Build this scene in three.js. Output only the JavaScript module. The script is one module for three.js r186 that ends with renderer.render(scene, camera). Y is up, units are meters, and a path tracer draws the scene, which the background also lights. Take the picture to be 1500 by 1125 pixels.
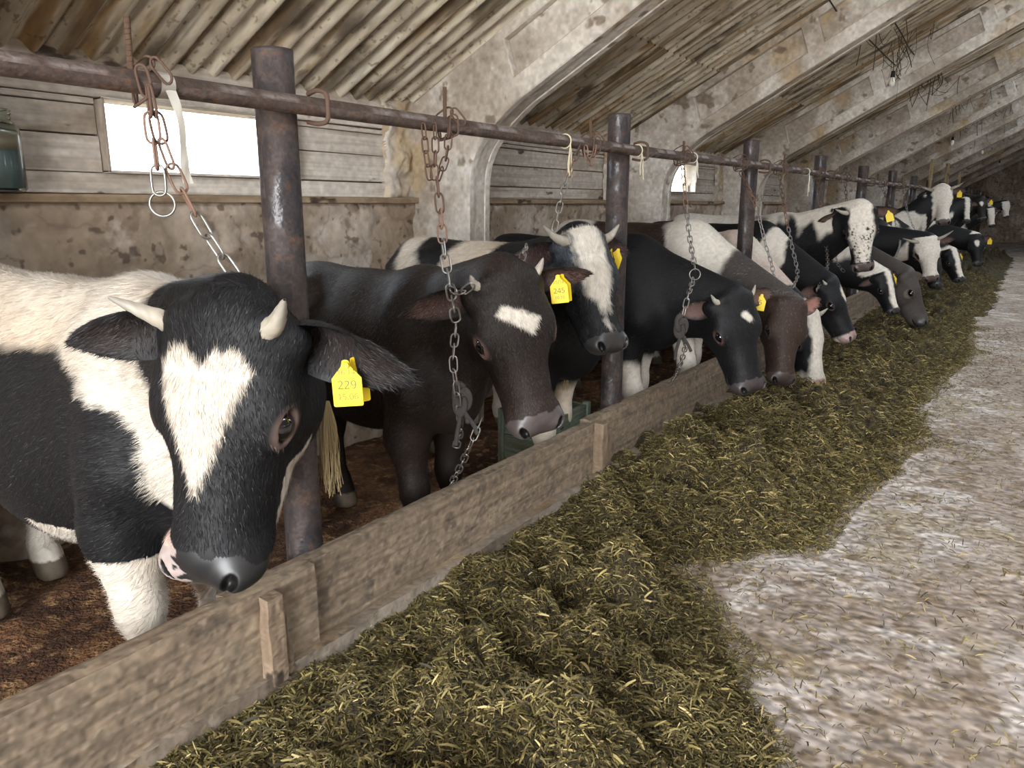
import * as THREE from 'three';
import { RoundedBoxGeometry } from 'three/addons/geometries/RoundedBoxGeometry.js';
import { mergeGeometries, mergeVertices } from 'three/addons/utils/BufferGeometryUtils.js';
import { ImprovedNoise } from 'three/addons/math/ImprovedNoise.js';
import { RectAreaLightUniformsLib } from 'three/addons/lights/RectAreaLightUniformsLib.js';

// ---------------------------------------------------------------- camera, sky, light, exposure
const scene = new THREE.Scene();
const EYE = 1.33, YAW = THREE.MathUtils.degToRad(34), PITCH = THREE.MathUtils.degToRad(13.1), FOCAL = 1127;
const camera = new THREE.PerspectiveCamera(2 * THREE.MathUtils.radToDeg(Math.atan(562.5 / FOCAL)), 1500 / 1125, 0.05, 200);
camera.position.set(0, EYE, 0);
camera.rotation.set(-PITCH, YAW, 0, 'YXZ');
const renderer = new THREE.WebGLRenderer({ antialias: true });
renderer.toneMapping = THREE.LinearToneMapping;
renderer.toneMappingExposure = 1.95;
renderer.shadowMap.enabled = true;
scene.background = new THREE.Color(0.80, 0.90, 1.0);
scene.backgroundIntensity = 6.0;
RectAreaLightUniformsLib.init();
// daylight entering by the wide open gate behind the camera, and by the open slot along the ridge
function daylight(name, w, h, intensity, color, pos, target) {
  const l = new THREE.RectAreaLight(color, intensity, w, h);
  l.name = name; l.position.set(...pos); l.lookAt(...target); scene.add(l);
  return l;
}
const GATE = { x0: -1.3, x1: 2.3, y1: 2.9, z: 4.2 };
daylight('gate_daylight', GATE.x1 - GATE.x0, GATE.y1 - 0.1, 9, new THREE.Color(1.0, 0.982, 0.955), [(GATE.x0 + GATE.x1) / 2, GATE.y1 / 2, GATE.z + 0.3], [(GATE.x0 + GATE.x1) / 2, GATE.y1 / 2, -5]);
const RIDGE_SLOT = { z0: 4.0, z1: -22 };
daylight('ridge_daylight', 1.0, RIDGE_SLOT.z0 - RIDGE_SLOT.z1, 6.5, new THREE.Color(0.94, 0.975, 1.0), [1.5, 4.85, (RIDGE_SLOT.z0 + RIDGE_SLOT.z1) / 2], [1.5, 0, (RIDGE_SLOT.z0 + RIDGE_SLOT.z1) / 2]);

// ---------------------------------------------------------------- helpers
function mulberry(a) { return () => { a |= 0; a = a + 0x6D2B79F5 | 0; let t = Math.imul(a ^ a >>> 15, 1 | a); t = t + Math.imul(t ^ t >>> 7, 61 | t) ^ t; return ((t ^ t >>> 14) >>> 0) / 4294967296; }; }
const rand = mulberry(20240611);
const rr = (a, b) => a + (b - a) * rand();
const V = (x, y, z) => new THREE.Vector3(x, y, z);
const lerp = (a, b, t) => a + (b - a) * t, clamp = (x, a = 0, b = 1) => Math.min(b, Math.max(a, x));
const sstep = (a, b, x) => { const t = clamp((x - a) / (b - a)); return t * t * (3 - 2 * t); };
const pn = new ImprovedNoise();
const noise3 = (x, y, z) => pn.noise(x, y, z);
const fbm3 = (x, y, z, o = 4) => { let s = 0, a = 0.5; for (let i = 0; i < o; i++) { s += a * pn.noise(x, y, z); x *= 2.03; y *= 2.03; z *= 2.03; a *= 0.5; } return s; };
// a pixel of the 1500 x 1125 photograph to the point of the plane x = -left (or y = ..., or z = ...)
const camF = V(-Math.sin(YAW) * Math.cos(PITCH), -Math.sin(PITCH), -Math.cos(YAW) * Math.cos(PITCH));
const camR = V(Math.cos(YAW), 0, -Math.sin(YAW)), camU = V().crossVectors(camR, camF);
function at(px, py, plane) {
  const d = camF.clone().multiplyScalar(FOCAL).addScaledVector(camR, px - 750).addScaledVector(camU, 562.5 - py);
  const t = plane.left !== undefined ? -plane.left / d.x : plane.y !== undefined ? (plane.y - EYE) / d.y : plane.z / d.z;
  return d.multiplyScalar(t).add(V(0, EYE, 0));
}
const taken = new Map();
function numbered(name) { const n = taken.get(name) ?? 0; taken.set(name, n + 1); return n ? `${name}_${String(n).padStart(3, '0')}` : name; }
function shade(o) { o.traverse((m) => { if (m.isMesh) { m.castShadow = true; m.receiveShadow = true; } }); return o; }
function mesh(name, geometry, material, parent) {
  const m = new THREE.Mesh(geometry, material);
  m.castShadow = m.receiveShadow = true;
  m.name = parent && parent !== scene ? name : numbered(name);
  (parent ?? scene).add(m);
  return m;
}
function thing(name, label, category, pos = [0, 0, 0], turn = 0, group) {
  const o = new THREE.Group(); o.name = numbered(name); scene.add(o);
  o.position.set(...pos); o.rotation.y = turn; tag(o, label, category, group);
  return o;
}
function tag(o, label, category, group, kind) {
  if (label) o.userData.label = label;
  if (category) o.userData.category = category;
  if (group) o.userData.group = group;
  if (kind) o.userData.kind = kind;
  return o;
}
function struct(name, label, category) { const o = new THREE.Group(); o.name = numbered(name); scene.add(o); return tag(o, label, category, undefined, 'structure'); }
// tileable noise for textures
function tileNoise(seed) {
  const r = mulberry(seed), n = 256, g = new Float32Array(n * n); for (let i = 0; i < n * n; i++) g[i] = r();
  const base = (x, y, px, py) => {
    const xi = Math.floor(x), yi = Math.floor(y), fx = x - xi, fy = y - yi, sx = fx * fx * (3 - 2 * fx), sy = fy * fy * (3 - 2 * fy);
    const h = (a, b) => g[((((b % py) + py) % py) & 255) * n + ((((a % px) + px) % px) & 255)];
    return lerp(lerp(h(xi, yi), h(xi + 1, yi), sx), lerp(h(xi, yi + 1), h(xi + 1, yi + 1), sx), sy);
  };
  // u, v in 0..1; fx, fy whole numbers of cells across the tile
  return (u, v, fx, fy = fx, oct = 4) => { let s = 0, a = 0.5, t = 0; for (let i = 0; i < oct; i++) { s += a * base(u * fx, v * fy, fx, fy); t += a; a *= 0.5; fx *= 2; fy *= 2; if (fx > 256 || fy > 256) break; } return s / t; };
}
function makeTex(w, h, fn, srgb = true) {
  const d = new Uint8Array(w * h * 4);
  for (let y = 0; y < h; y++) for (let x = 0; x < w; x++) {
    const c = fn(x / w, y / h), i = (y * w + x) * 4;
    if (typeof c === 'number') d[i] = d[i + 1] = d[i + 2] = clamp(c) * 255; else { d[i] = clamp(c[0]) * 255; d[i + 1] = clamp(c[1]) * 255; d[i + 2] = clamp(c[2]) * 255; }
    d[i + 3] = 255;
  }
  const t = new THREE.DataTexture(d, w, h); t.wrapS = t.wrapT = THREE.RepeatWrapping; t.magFilter = THREE.LinearFilter; t.minFilter = THREE.LinearMipmapLinearFilter; t.generateMipmaps = true;
  if (srgb) t.colorSpace = THREE.SRGBColorSpace;
  t.needsUpdate = true;
  return t;
}
const mix3 = (a, b, t) => [lerp(a[0], b[0], t), lerp(a[1], b[1], t), lerp(a[2], b[2], t)];
const hex = (h) => [(h >> 16 & 255) / 255, (h >> 8 & 255) / 255, (h & 255) / 255];
// uv in metres on the dominant plane of each face; along = axis that the grain follows
function metreUV(g, scale = 1, along = null, off = [0, 0]) {
  const q = g.index ? g.toNonIndexed() : g; const p = q.attributes.position, n = q.attributes.normal, uv = new Float32Array(p.count * 2);
  for (let i = 0; i < p.count; i += 3) {
    let ax = 0, ay = 0, az = 0; for (let k = 0; k < 3; k++) { ax += Math.abs(n.getX(i + k)); ay += Math.abs(n.getY(i + k)); az += Math.abs(n.getZ(i + k)); }
    for (let k = 0; k < 3; k++) {
      const x = p.getX(i + k), y = p.getY(i + k), z = p.getZ(i + k); let u, v;
      if (ax >= ay && ax >= az) { u = z; v = y; } else if (ay >= az) { u = x; v = z; } else { u = x; v = y; }
      if (along === 'z') { if (ax >= ay && ax >= az) { u = z; v = y; } else if (ay >= az) { u = z; v = x; } }
      if (along === 'y') { if (ax >= ay && ax >= az) { u = y; v = z; } else if (az > ay) { u = y; v = x; } }
      uv[(i + k) * 2] = u / scale + off[0]; uv[(i + k) * 2 + 1] = v / scale + off[1];
    }
  }
  q.setAttribute('uv', new THREE.BufferAttribute(uv, 2));
  return q;
}
function box(w, h, d, r = 0.006, along = null, off = [rand() * 5, rand() * 5]) { return metreUV(r > 0 ? new RoundedBoxGeometry(w, h, d, 1, Math.min(r, w / 2.1, h / 2.1, d / 2.1)) : new THREE.BoxGeometry(w, h, d), 1, along, off); }
function tube(points, radius, seg = 24, rad = 8, closed = false) { return new THREE.TubeGeometry(new THREE.CatmullRomCurve3(points, closed), seg, radius, rad, closed); }

// ---------------------------------------------------------------- materials
const N1 = tileNoise(1), N2 = tileNoise(2), N3 = tileNoise(3), N4 = tileNoise(4);
const mat = (o) => new THREE.MeshStandardMaterial({ roughness: 0.9, ...o });
const bumpNoise = makeTex(512, 512, (u, v) => N1(u, v, 16, 16, 5), false);
const bumpFine = makeTex(512, 512, (u, v) => 0.5 * N2(u, v, 64, 64, 3) + 0.5 * N3(u, v, 20, 20, 4), false);
function rep(t, x, y = x) { const c = t.clone(); c.repeat.set(x, y); c.needsUpdate = true; return c; }
// whitewashed, soiled plaster (tile of 2 m)
const plasterTex = makeTex(512, 512, (u, v) => {
  const a = N1(u, v, 5, 5, 6), b = N2(u, v, 12, 12, 6), c = N3(u, v, 48, 48, 4), d = N4(u, v, 26, 26, 4);
  let k = mix3(hex(0xb3a496), hex(0x94826f), sstep(0.35, 0.7, a));
  k = mix3(k, hex(0xc2b6ab), sstep(0.55, 0.75, b) * 0.7);
  k = mix3(k, hex(0x6b5a4b), sstep(0.6, 0.8, d) * 0.6);
  k = mix3(k, hex(0x4a3d33), sstep(0.68, 0.8, N3(u, v, 44, 44, 4)) * 0.6);
  k = mix3(k, hex(0x5d4e40), (1 - sstep(0.0, 0.03, Math.abs(N2(v, u, 7, 7, 5) - 0.5))) * 0.22);
  return k.map((x) => x * (0.88 + 0.24 * c));
});
const plasterBump = makeTex(512, 512, (u, v) => 0.55 * N2(u, v, 12, 12, 6) + 0.3 * N4(u, v, 30, 30, 4) + 0.25 * Math.abs(N1(u, v, 9, 9, 4) - 0.5) * 2, false);
const plasterM = mat({ map: rep(plasterTex, 0.5), bumpMap: rep(plasterBump, 0.5), bumpScale: 0.03, roughness: 0.95 });
// pale, dusty concrete of the frames (tile of 2 m)
const concreteTex = makeTex(512, 512, (u, v) => {
  const a = N1(u, v, 4, 4, 6), b = N2(u, v, 10, 10, 6), c = N3(u, v, 80, 80, 3), d = N4(u, v, 6, 6, 5);
  let k = mix3(hex(0xcfc7bd), hex(0xa99d90), sstep(0.4, 0.72, a));
  k = mix3(k, hex(0xe0dbd4), sstep(0.5, 0.7, b) * 0.6);
  k = mix3(k, hex(0xb0905f), sstep(0.63, 0.8, d) * 0.4);
  k = mix3(k, hex(0x6f6152), sstep(0.7, 0.8, N3(u, v, 18, 18, 5)) * 0.7);
  return k.map((x) => x * (0.86 + 0.26 * c));
});
const concreteM = mat({ map: rep(concreteTex, 0.5), bumpMap: rep(plasterBump, 0.7), bumpScale: 0.012, roughness: 0.95 });
// whitewashed boards: grain along u (tile of 2 m)
function woodTex(light, dark, stain, seed, amount) {
  const A = tileNoise(seed), B = tileNoise(seed + 7), C = tileNoise(seed + 13);
  return makeTex(512, 256, (u, v) => {
    const g = A(u, v, 4, 96, 3), w = B(u, v, 3, 10, 5), s = C(u, v, 9, 14, 5), f = C(v, u, 40, 60, 3);
    let k = mix3(light, dark, sstep(0.35, 0.75, g) * 0.65);
    k = mix3(k, stain, sstep(0.52, 0.74, w) * amount);
    k = mix3(k, hex(0x2b221b), sstep(0.72, 0.8, s) * 0.7);
    return k.map((x) => x * (0.88 + 0.24 * f));
  });
}
const woodBump = makeTex(512, 256, (u, v) => 0.7 * N1(u, v, 4, 110, 3) + 0.3 * N2(u, v, 14, 40, 4), false);
const boardTex = [woodTex(hex(0xd6cec4), hex(0xbab0a5), hex(0x9a8a7a), 31, 0.45), woodTex(hex(0xcec5bb), hex(0xafa499), hex(0x8b7b6a), 41, 0.55)];
const boardM = boardTex.map((t) => mat({ map: rep(t, 0.5, 1), bumpMap: rep(woodBump, 0.5, 1), bumpScale: 0.004 }));
const curbTex = makeTex(512, 256, (u, v) => {
  const g = N1(u, v, 6, 80, 3), w = N2(u, v, 5, 6, 6), f = N3(u, v, 120, 90, 2), m = N4(u, v, 30, 22, 4);
  let k = mix3(hex(0x887663), hex(0x685a4a), sstep(0.35, 0.7, g) * 0.6);
  k = mix3(k, hex(0x9c8b74), sstep(0.58, 0.75, w) * 0.5);
  k = mix3(k, hex(0x4a4139), sstep(0.6, 0.75, m) * 0.45);
  k = mix3(k, hex(0xa39683), sstep(0.66, 0.85, f) * 0.35);
  return k.map((x) => x * (0.8 + 0.36 * N4(u, v, 100, 60, 2)));
});
const curbBump = makeTex(512, 256, (u, v) => 0.4 * N1(u, v, 8, 110, 3) + 0.6 * N3(u, v, 110, 80, 2), false);
const curbM = mat({ map: rep(curbTex, 0.5, 1), bumpMap: rep(curbBump, 0.5, 1), bumpScale: 0.006, roughness: 0.85 });
const oldWoodM = mat({ map: rep(woodTex(hex(0xa08a6c), hex(0x6f5a42), hex(0x4f4233), 57, 0.6), 0.6, 1.2), bumpMap: rep(woodBump, 0.5, 1), bumpScale: 0.004 });
const footingM = mat({ map: rep(concreteTex, 0.8), color: 0xb5aca2, bumpMap: rep(plasterBump, 1), bumpScale: 0.02 });
// rusted pipe: dark, worn smooth, with scabs of rust (tile of 0.5 m)
const rustTex = makeTex(512, 512, (u, v) => {
  const a = N1(u, v, 6, 6, 6), b = N2(u, v, 22, 22, 5), c = N3(u, v, 60, 60, 3);
  let k = mix3(hex(0x3f3b3d), hex(0x4a403d), sstep(0.42, 0.62, a));
  k = mix3(k, hex(0x674a3a), sstep(0.62, 0.74, b) * 0.5);
  k = mix3(k, hex(0x2c2728), sstep(0.55, 0.7, N4(u, v, 10, 10, 5)) * 0.6);
  return k.map((x) => x * (0.8 + 0.4 * c));
});
const rustRough = makeTex(512, 512, (u, v) => 0.26 + 0.42 * sstep(0.4, 0.65, N1(u, v, 6, 6, 6)) + 0.15 * N2(u, v, 22, 22, 4), false);
const rustBump = makeTex(512, 512, (u, v) => 0.5 * N2(u, v, 22, 22, 5) + 0.5 * N3(u, v, 60, 60, 3), false);
const postM = mat({ map: rustTex, roughnessMap: rustRough, roughness: 1, metalness: 0.25, bumpMap: rustBump, bumpScale: 0.0025 });
const railTex = makeTex(256, 256, (u, v) => { const a = N1(u, v, 6, 6, 5), b = N2(u, v, 18, 18, 4), c = N3(u, v, 50, 50, 2); let k = mix3(hex(0x6a5e59), hex(0x54463f), sstep(0.4, 0.62, a)); k = mix3(k, hex(0x74513d), sstep(0.62, 0.74, b) * 0.6); return k.map((x) => x * (0.78 + 0.44 * c)); });
const railM = mat({ map: railTex, roughnessMap: rustRough, roughness: 1.15, metalness: 0.2, bumpMap: rustBump, bumpScale: 0.003 });
const rustyM = mat({ color: 0x604a3e, roughness: 0.85, metalness: 0.2, bumpMap: rustBump, bumpScale: 0.001 });
const rustPaleM = mat({ color: 0x86695a, roughness: 0.75, metalness: 0.4 });
const steelM = mat({ color: 0x97938e, roughness: 0.36, metalness: 0.9 });
const steelDullM = mat({ color: 0x8d8683, roughness: 0.45, metalness: 0.8 });
// asbestos cement sheets (tile: across 1 m, along slope 2 m)
function sheetTex(seed, warm) {
  const A = tileNoise(seed), B = tileNoise(seed + 3), C = tileNoise(seed + 5);
  return makeTex(512, 512, (u, v) => {
    const a = A(u, v, 6, 2, 5), b = B(u, v, 18, 4, 5), c = C(u, v, 60, 24, 3), d = A(v, u, 5, 9, 5);
    let k = mix3(hex(0xd3c9b6), hex(0xb5aa98), sstep(0.4, 0.65, a));
    k = mix3(k, hex(0x93764f), sstep(0.5, 0.72, b) * warm);
    k = mix3(k, hex(0x4d4337), sstep(0.6, 0.78, d) * 0.8);
    k = mix3(k, hex(0xd8d4c8), sstep(0.58, 0.75, C(u, v, 14, 6, 5)) * 0.45);
    k = mix3(k, hex(0x4a3c2c), sstep(0.68, 0.8, B(v, u, 60, 60, 3)) * 0.4);
    k = mix3(k, hex(0x5e4a33), sstep(0.56, 0.7, A(u, v, 26, 1, 3)) * 0.6);
    return k.map((x) => x * (0.84 + 0.3 * c));
  });
}
const sheetM = [[61, 0.45], [71, 0.75], [81, 0.6], [91, 0.9]].map(([s, w]) => mat({ map: rep(sheetTex(s, w), 1, 0.5), bumpMap: rep(plasterBump, 1, 0.5), bumpScale: 0.006, roughness: 0.95 }));
// ---------------------------------------------------------------- the building
const WALL = 3.3, EAVE = 1.91, SLOPE = 0.53, RIDGE_X = 1.5, Z_NEAR = GATE.z, Z_FAR = -34, RIGHT_X = 6.3, STALL_Y = -0.06;
const roofY = (x) => EAVE + SLOPE * (x <= RIDGE_X ? x + WALL : 2 * RIDGE_X - x + WALL);
const FRAME_Z = [2.2, -0.72]; for (let z = -3.77; z > Z_FAR + 0.5; z -= 2.85) FRAME_Z.push(z);   // near face of each concrete frame
const WINDOWS = [];                                                                    // z span of the openings in the long walls
for (let k = 0; k < 6; k++) WINDOWS.push([-1.83 - 5.7 * k, -2.86 - 5.7 * k]);
WINDOWS.unshift([3.87, 2.84]);
const WIN_Y0 = 1.462, WIN_Y1 = 1.765, SILL = 1.345;

// outside ground
{ const o = struct('ground', 'dry bare earth around the barn', 'ground'); const m = mesh('earth', metreUV(new THREE.PlaneGeometry(160, 160).rotateX(-Math.PI / 2)), mat({ color: 0x8b8064, bumpMap: bumpNoise, bumpScale: 0.02 }), o); m.position.y = -0.3; }

// feeding alley: pale worn concrete, gently uneven, dusted with chaff
const floorTex = makeTex(1024, 1024, (u, v) => {
  const a = N1(u, v, 5, 5, 6), b = N2(u, v, 14, 22, 5), c = N3(u, v, 120, 160, 2), d = N4(u, v, 40, 60, 4), e = N2(v, u, 7, 7, 5);
  let k = mix3(hex(0xb9aea8), hex(0x9c8d82), sstep(0.42, 0.68, a));
  k = mix3(k, hex(0xd0c9c4), sstep(0.5, 0.72, b) * 0.7);
  k = mix3(k, hex(0x6f5c47), sstep(0.6, 0.74, d) * 0.6);
  k = mix3(k, hex(0x8e7f62), sstep(0.58, 0.75, e) * 0.5);
  k = mix3(k, hex(0x7d6c58), sstep(0.6, 0.74, N1(u, v, 90, 90, 3)) * 0.5);
  return k.map((x) => x * (0.8 + 0.4 * c));
});
const floorBump = makeTex(512, 512, (u, v) => 0.35 * N2(u, v, 14, 22, 5) + 0.35 * N4(u, v, 40, 60, 4) + 0.35 * N3(u, v, 110, 130, 2), false);
const floorM = mat({ map: rep(floorTex, 0.4), bumpMap: rep(floorBump, 0.4), bumpScale: 0.03, roughness: 0.8 });
{
  const o = struct('floor', 'pale worn concrete floor of the feeding alley', 'floor');
  const g = new THREE.PlaneGeometry(RIGHT_X + 1.72, Z_NEAR - Z_FAR, 120, 400).rotateX(-Math.PI / 2).translate((RIGHT_X - 1.72) / 2, 0, (Z_NEAR + Z_FAR) / 2);
  const p = g.attributes.position;
  for (let i = 0; i < p.count; i++) p.setY(i, 0.018 * fbm3(p.getX(i) * 1.1, 3, p.getZ(i) * 1.6, 4));
  g.computeVertexNormals();
  mesh('alley_slab', metreUV(g), floorM, o);
  mesh('slab_base', box(RIGHT_X + 1.7, 0.2, Z_NEAR - Z_FAR, 0), footingM, o).position.set((RIGHT_X - 1.7) / 2, -0.14, (Z_NEAR + Z_FAR) / 2);
}
// bedding of the stalls: trodden brown dung and straw
const beddingTex = makeTex(512, 512, (u, v) => {
  const a = N1(u, v, 8, 8, 6), b = N2(u, v, 30, 30, 5), c = N3(u, v, 100, 100, 2);
  let k = mix3(hex(0x7d583b), hex(0x523624), sstep(0.4, 0.65, a));
  k = mix3(k, hex(0xa07f58), sstep(0.56, 0.74, b) * 0.8);
  return k.map((x) => x * (0.75 + 0.5 * c));
});
{
  const o = struct('floor_stalls', 'trodden brown bedding under the cattle', 'floor');
  const g = new THREE.PlaneGeometry(1.7, Z_NEAR - Z_FAR, 50, 700).rotateX(-Math.PI / 2).translate(-2.5, 0, (Z_NEAR + Z_FAR) / 2);
  const p = g.attributes.position;
  for (let i = 0; i < p.count; i++) p.setY(i, STALL_Y - 0.02 + 0.07 * fbm3(p.getX(i) * 3.1, 8, p.getZ(i) * 3.1, 5));
  g.computeVertexNormals();
  mesh('bedding', metreUV(g), mat({ map: rep(beddingTex, 0.8), bumpMap: rep(bumpFine, 2), bumpScale: 0.03, roughness: 0.9 }), o);
  mesh('stall_base', box(1.75, 0.2, Z_NEAR - Z_FAR, 0), footingM, o).position.set(-2.5, STALL_Y - 0.2, (Z_NEAR + Z_FAR) / 2);
}
const ledgeM = mat({ map: rep(boardTex[1], 0.5, 1), color: 0xd0bfa8, bumpMap: rep(woodBump, 0.5, 1), bumpScale: 0.006 });
// left wall: rough plastered base with a ledge, whitewashed boards above, small windows
{
  const o = struct('wall_left', 'soiled plaster wall with whitewashed boards above', 'wall');
  const zs = []; for (let z = Z_NEAR; z > -9; z -= 0.03) zs.push(z); for (let z = -9; z > Z_FAR; z -= 0.16) zs.push(z); zs.push(Z_FAR);
  const ny = 48, pos = [], idx = [];
  for (const z of zs) for (let j = 0; j <= ny; j++) {
    const y = lerp(-0.3, SILL, j / ny);
    let d = 0.06 * fbm3(z * 2.2, y * 2.2, 0, 5) + 0.05 * Math.abs(fbm3(z * 6, y * 6, 4, 4));
    if (j === ny) d = 0.02 * fbm3(z * 3, 0, 1, 3);
    pos.push(-WALL + d + (j > ny - 3 ? 0.015 : 0), y + (j === ny ? 0.02 * fbm3(z * 2, 7, 1, 3) : 0), z);
  }
  for (let i = 0; i < zs.length - 1; i++) for (let j = 0; j < ny; j++) { const a = i * (ny + 1) + j, b = a + ny + 1; idx.push(a, a + 1, b, b, a + 1, b + 1); }
  const g = new THREE.BufferGeometry(); g.setAttribute('position', new THREE.Float32BufferAttribute(pos, 3)); g.setIndex(idx); g.computeVertexNormals();
  mesh('plaster', metreUV(g), plasterM, o);
  const core = mesh('wall_core', box(0.3, SILL + 0.3, Z_NEAR - Z_FAR, 0), plasterM, o); core.position.set(-WALL - 0.17, (SILL - 0.3) / 2 - 0.01, (Z_NEAR + Z_FAR) / 2);
  const ledge = mesh('ledge', box(0.34, 0.035, Z_NEAR - Z_FAR, 0.006, 'z'), ledgeM, o); ledge.position.set(-WALL - 0.12, SILL + 0.012, (Z_NEAR + Z_FAR) / 2);
  // boards, row by row, cut at the windows; butted at the frames
  const rows = [[SILL + 0.03, 1.46], [1.463, 1.612], [1.615, 1.734], [1.738, 1.764], [1.767, 1.95]];
  const cuts = [...FRAME_Z.map((z) => z - 0.11), Z_FAR];
  let zHi = Z_NEAR;
  for (const zc of cuts) {
    const win = WINDOWS.find(([a, b]) => a < zHi && b > zc);
    const spansFor = (r) => (win && r > 0 && r < 4 ? [[zHi, win[0]], [win[1], zc]] : [[zHi, zc]]);
    rows.forEach(([y0, y1], r) => {
      for (const [a, b] of spansFor(r)) {
        const len = a - b - 0.006; if (len < 0.05) continue;
        const far = zHi < -12;
        const m = mesh('board', far ? metreUV(new THREE.BoxGeometry(0.03, y1 - y0, len), 1, 'z', [rand() * 4, rand() * 4]) : box(0.03, y1 - y0 - rr(0, 0.004), len, 0.004, 'z'), boardM[(rand() * 2) | 0], o);
        m.position.set(-WALL - 0.035 + rr(-0.006, 0.006), (y0 + y1) / 2, (a + b) / 2); m.rotation.x = rr(-0.003, 0.003); m.rotation.z = rr(-0.03, 0.03);
      }
    });
    zHi = zc;
  }
  // lining behind the boards keeps the wall closed
  let zz = Z_NEAR;
  for (const [a, b] of [...WINDOWS, [Z_FAR, Z_FAR]]) {
    if (zz - a > 0.01) mesh('lining', box(0.06, 0.62, zz - a, 0), oldWoodM, o).position.set(-WALL - 0.1, SILL + 0.3, (zz + a) / 2);
    if (a > b) { mesh('lining', box(0.06, WIN_Y0 - SILL, a - b, 0), oldWoodM, o).position.set(-WALL - 0.1, (WIN_Y0 + SILL) / 2, (a + b) / 2); mesh('lining', box(0.06, SILL + 0.61 - WIN_Y1, a - b, 0), oldWoodM, o).position.set(-WALL - 0.1, (WIN_Y1 + SILL + 0.61) / 2, (a + b) / 2); }
    zz = b;
  }
  // lumps of plaster round the frames
  for (const z of FRAME_Z.slice(0, 6)) {
    const pg = new THREE.PlaneGeometry(0.3, 0.62, 24, 40).rotateY(Math.PI / 2), q = pg.attributes.position;
    for (let i = 0; i < q.count; i++) { const e = Math.min(1, (0.15 - Math.abs(q.getZ(i))) / 0.03, (0.31 - Math.abs(q.getY(i))) / 0.03); q.setX(i, -0.02 + 0.035 * clamp(e) + 0.06 * fbm3(q.getZ(i) * 9, q.getY(i) * 9, z, 4)); q.setZ(i, q.getZ(i) + 0.03 * noise3(q.getY(i) * 12, z, 0)); }
    pg.computeVertexNormals();
    mesh('plaster_patch', metreUV(pg), concreteM, o).position.set(-WALL, SILL + 0.31, z + 0.09);
  }
}
// windows in the left wall: frame of four rails and a pane
const glassM = new THREE.MeshPhysicalMaterial({ color: 0xffffff, roughness: 0.05, transmission: 1, thickness: 0, ior: 1.5 });
WINDOWS.forEach(([a, b], k) => {
  for (const [sx, tx] of [[-1, -WALL - 0.04], [1, RIGHT_X + 0.04]]) {
    const o = new THREE.Group(); o.name = `window_${k * 2 + (sx > 0 ? 2 : 1)}`; scene.add(o); o.position.set(tx, (WIN_Y0 + WIN_Y1) / 2, (a + b) / 2);
    tag(o, sx < 0 ? 'low wide barn window, bright with daylight, between the whitewashed boards' : 'low wide window of the wall across the alley', 'window', sx < 0 ? 'windows of the boarded wall' : 'windows of the opposite wall', 'structure');
    const w = a - b, h = WIN_Y1 - WIN_Y0, d = 0.13;
    for (const s of [-1, 1]) {
      mesh('jamb', box(d, h, 0.014, 0.003, 'y'), boardM[1], o).position.set(0, 0, s * (w / 2 - 0.007));
      mesh('rail', box(d, 0.012, w, 0.003, 'z'), boardM[1], o).position.set(0, s * (h / 2 - 0.005), 0);
    }
    mesh('pane', new THREE.BoxGeometry(0.003, h, w), glassM, o).position.set(sx * 0.05, 0, 0);
  }
});
// right wall across the alley, outside the frame
{
  const o = struct('wall_right', 'plaster wall on the far side of the alley', 'wall');
  let zz = Z_NEAR;
  mesh('plaster', box(0.3, SILL + 0.4, Z_NEAR - Z_FAR, 0), plasterM, o).position.set(RIGHT_X + 0.15, (SILL - 0.2) / 2, (Z_NEAR + Z_FAR) / 2);
  for (const [a, b] of [...WINDOWS, [Z_FAR, Z_FAR]]) {
    if (zz - a > 0.01) mesh('lining', box(0.08, 0.62, zz - a, 0), boardM[0], o).position.set(RIGHT_X + 0.04, SILL + 0.3, (zz + a) / 2);
    if (a > b) { mesh('lining', box(0.08, WIN_Y0 - SILL + 0.01, a - b, 0), boardM[0], o).position.set(RIGHT_X + 0.04, (WIN_Y0 + SILL) / 2, (a + b) / 2); mesh('lining', box(0.08, SILL + 0.61 - WIN_Y1, a - b, 0), boardM[0], o).position.set(RIGHT_X + 0.04, (WIN_Y1 + SILL + 0.61) / 2, (a + b) / 2); }
    zz = b;
  }
}
// gables: the far one closed, the near one with the wide open gate behind the camera
function gable(name, label, z, open) {
  const o = struct(name, label, 'wall');
  const s = new THREE.Shape(); s.moveTo(-WALL - 0.3, -0.3); s.lineTo(RIGHT_X + 0.3, -0.3); s.lineTo(RIGHT_X + 0.3, roofY(RIGHT_X) + 0.1); s.lineTo(RIDGE_X, roofY(RIDGE_X) + 0.1); s.lineTo(-WALL - 0.3, EAVE + 0.05); s.closePath();
  if (open) { const h = new THREE.Path(); h.moveTo(GATE.x0, 0); h.lineTo(GATE.x0, GATE.y1); h.lineTo(GATE.x1, GATE.y1); h.lineTo(GATE.x1, 0); h.closePath(); s.holes.push(h); }
  mesh('masonry', metreUV(new THREE.ExtrudeGeometry(s, { depth: 0.25, bevelEnabled: false })), plasterM, o).position.z = open ? z : z - 0.25;
}
gable('wall_far', 'grey plaster gable at the far end of the barn', Z_FAR, false);
gable('wall_near', 'gable wall with the open gate', Z_NEAR, true);

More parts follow.
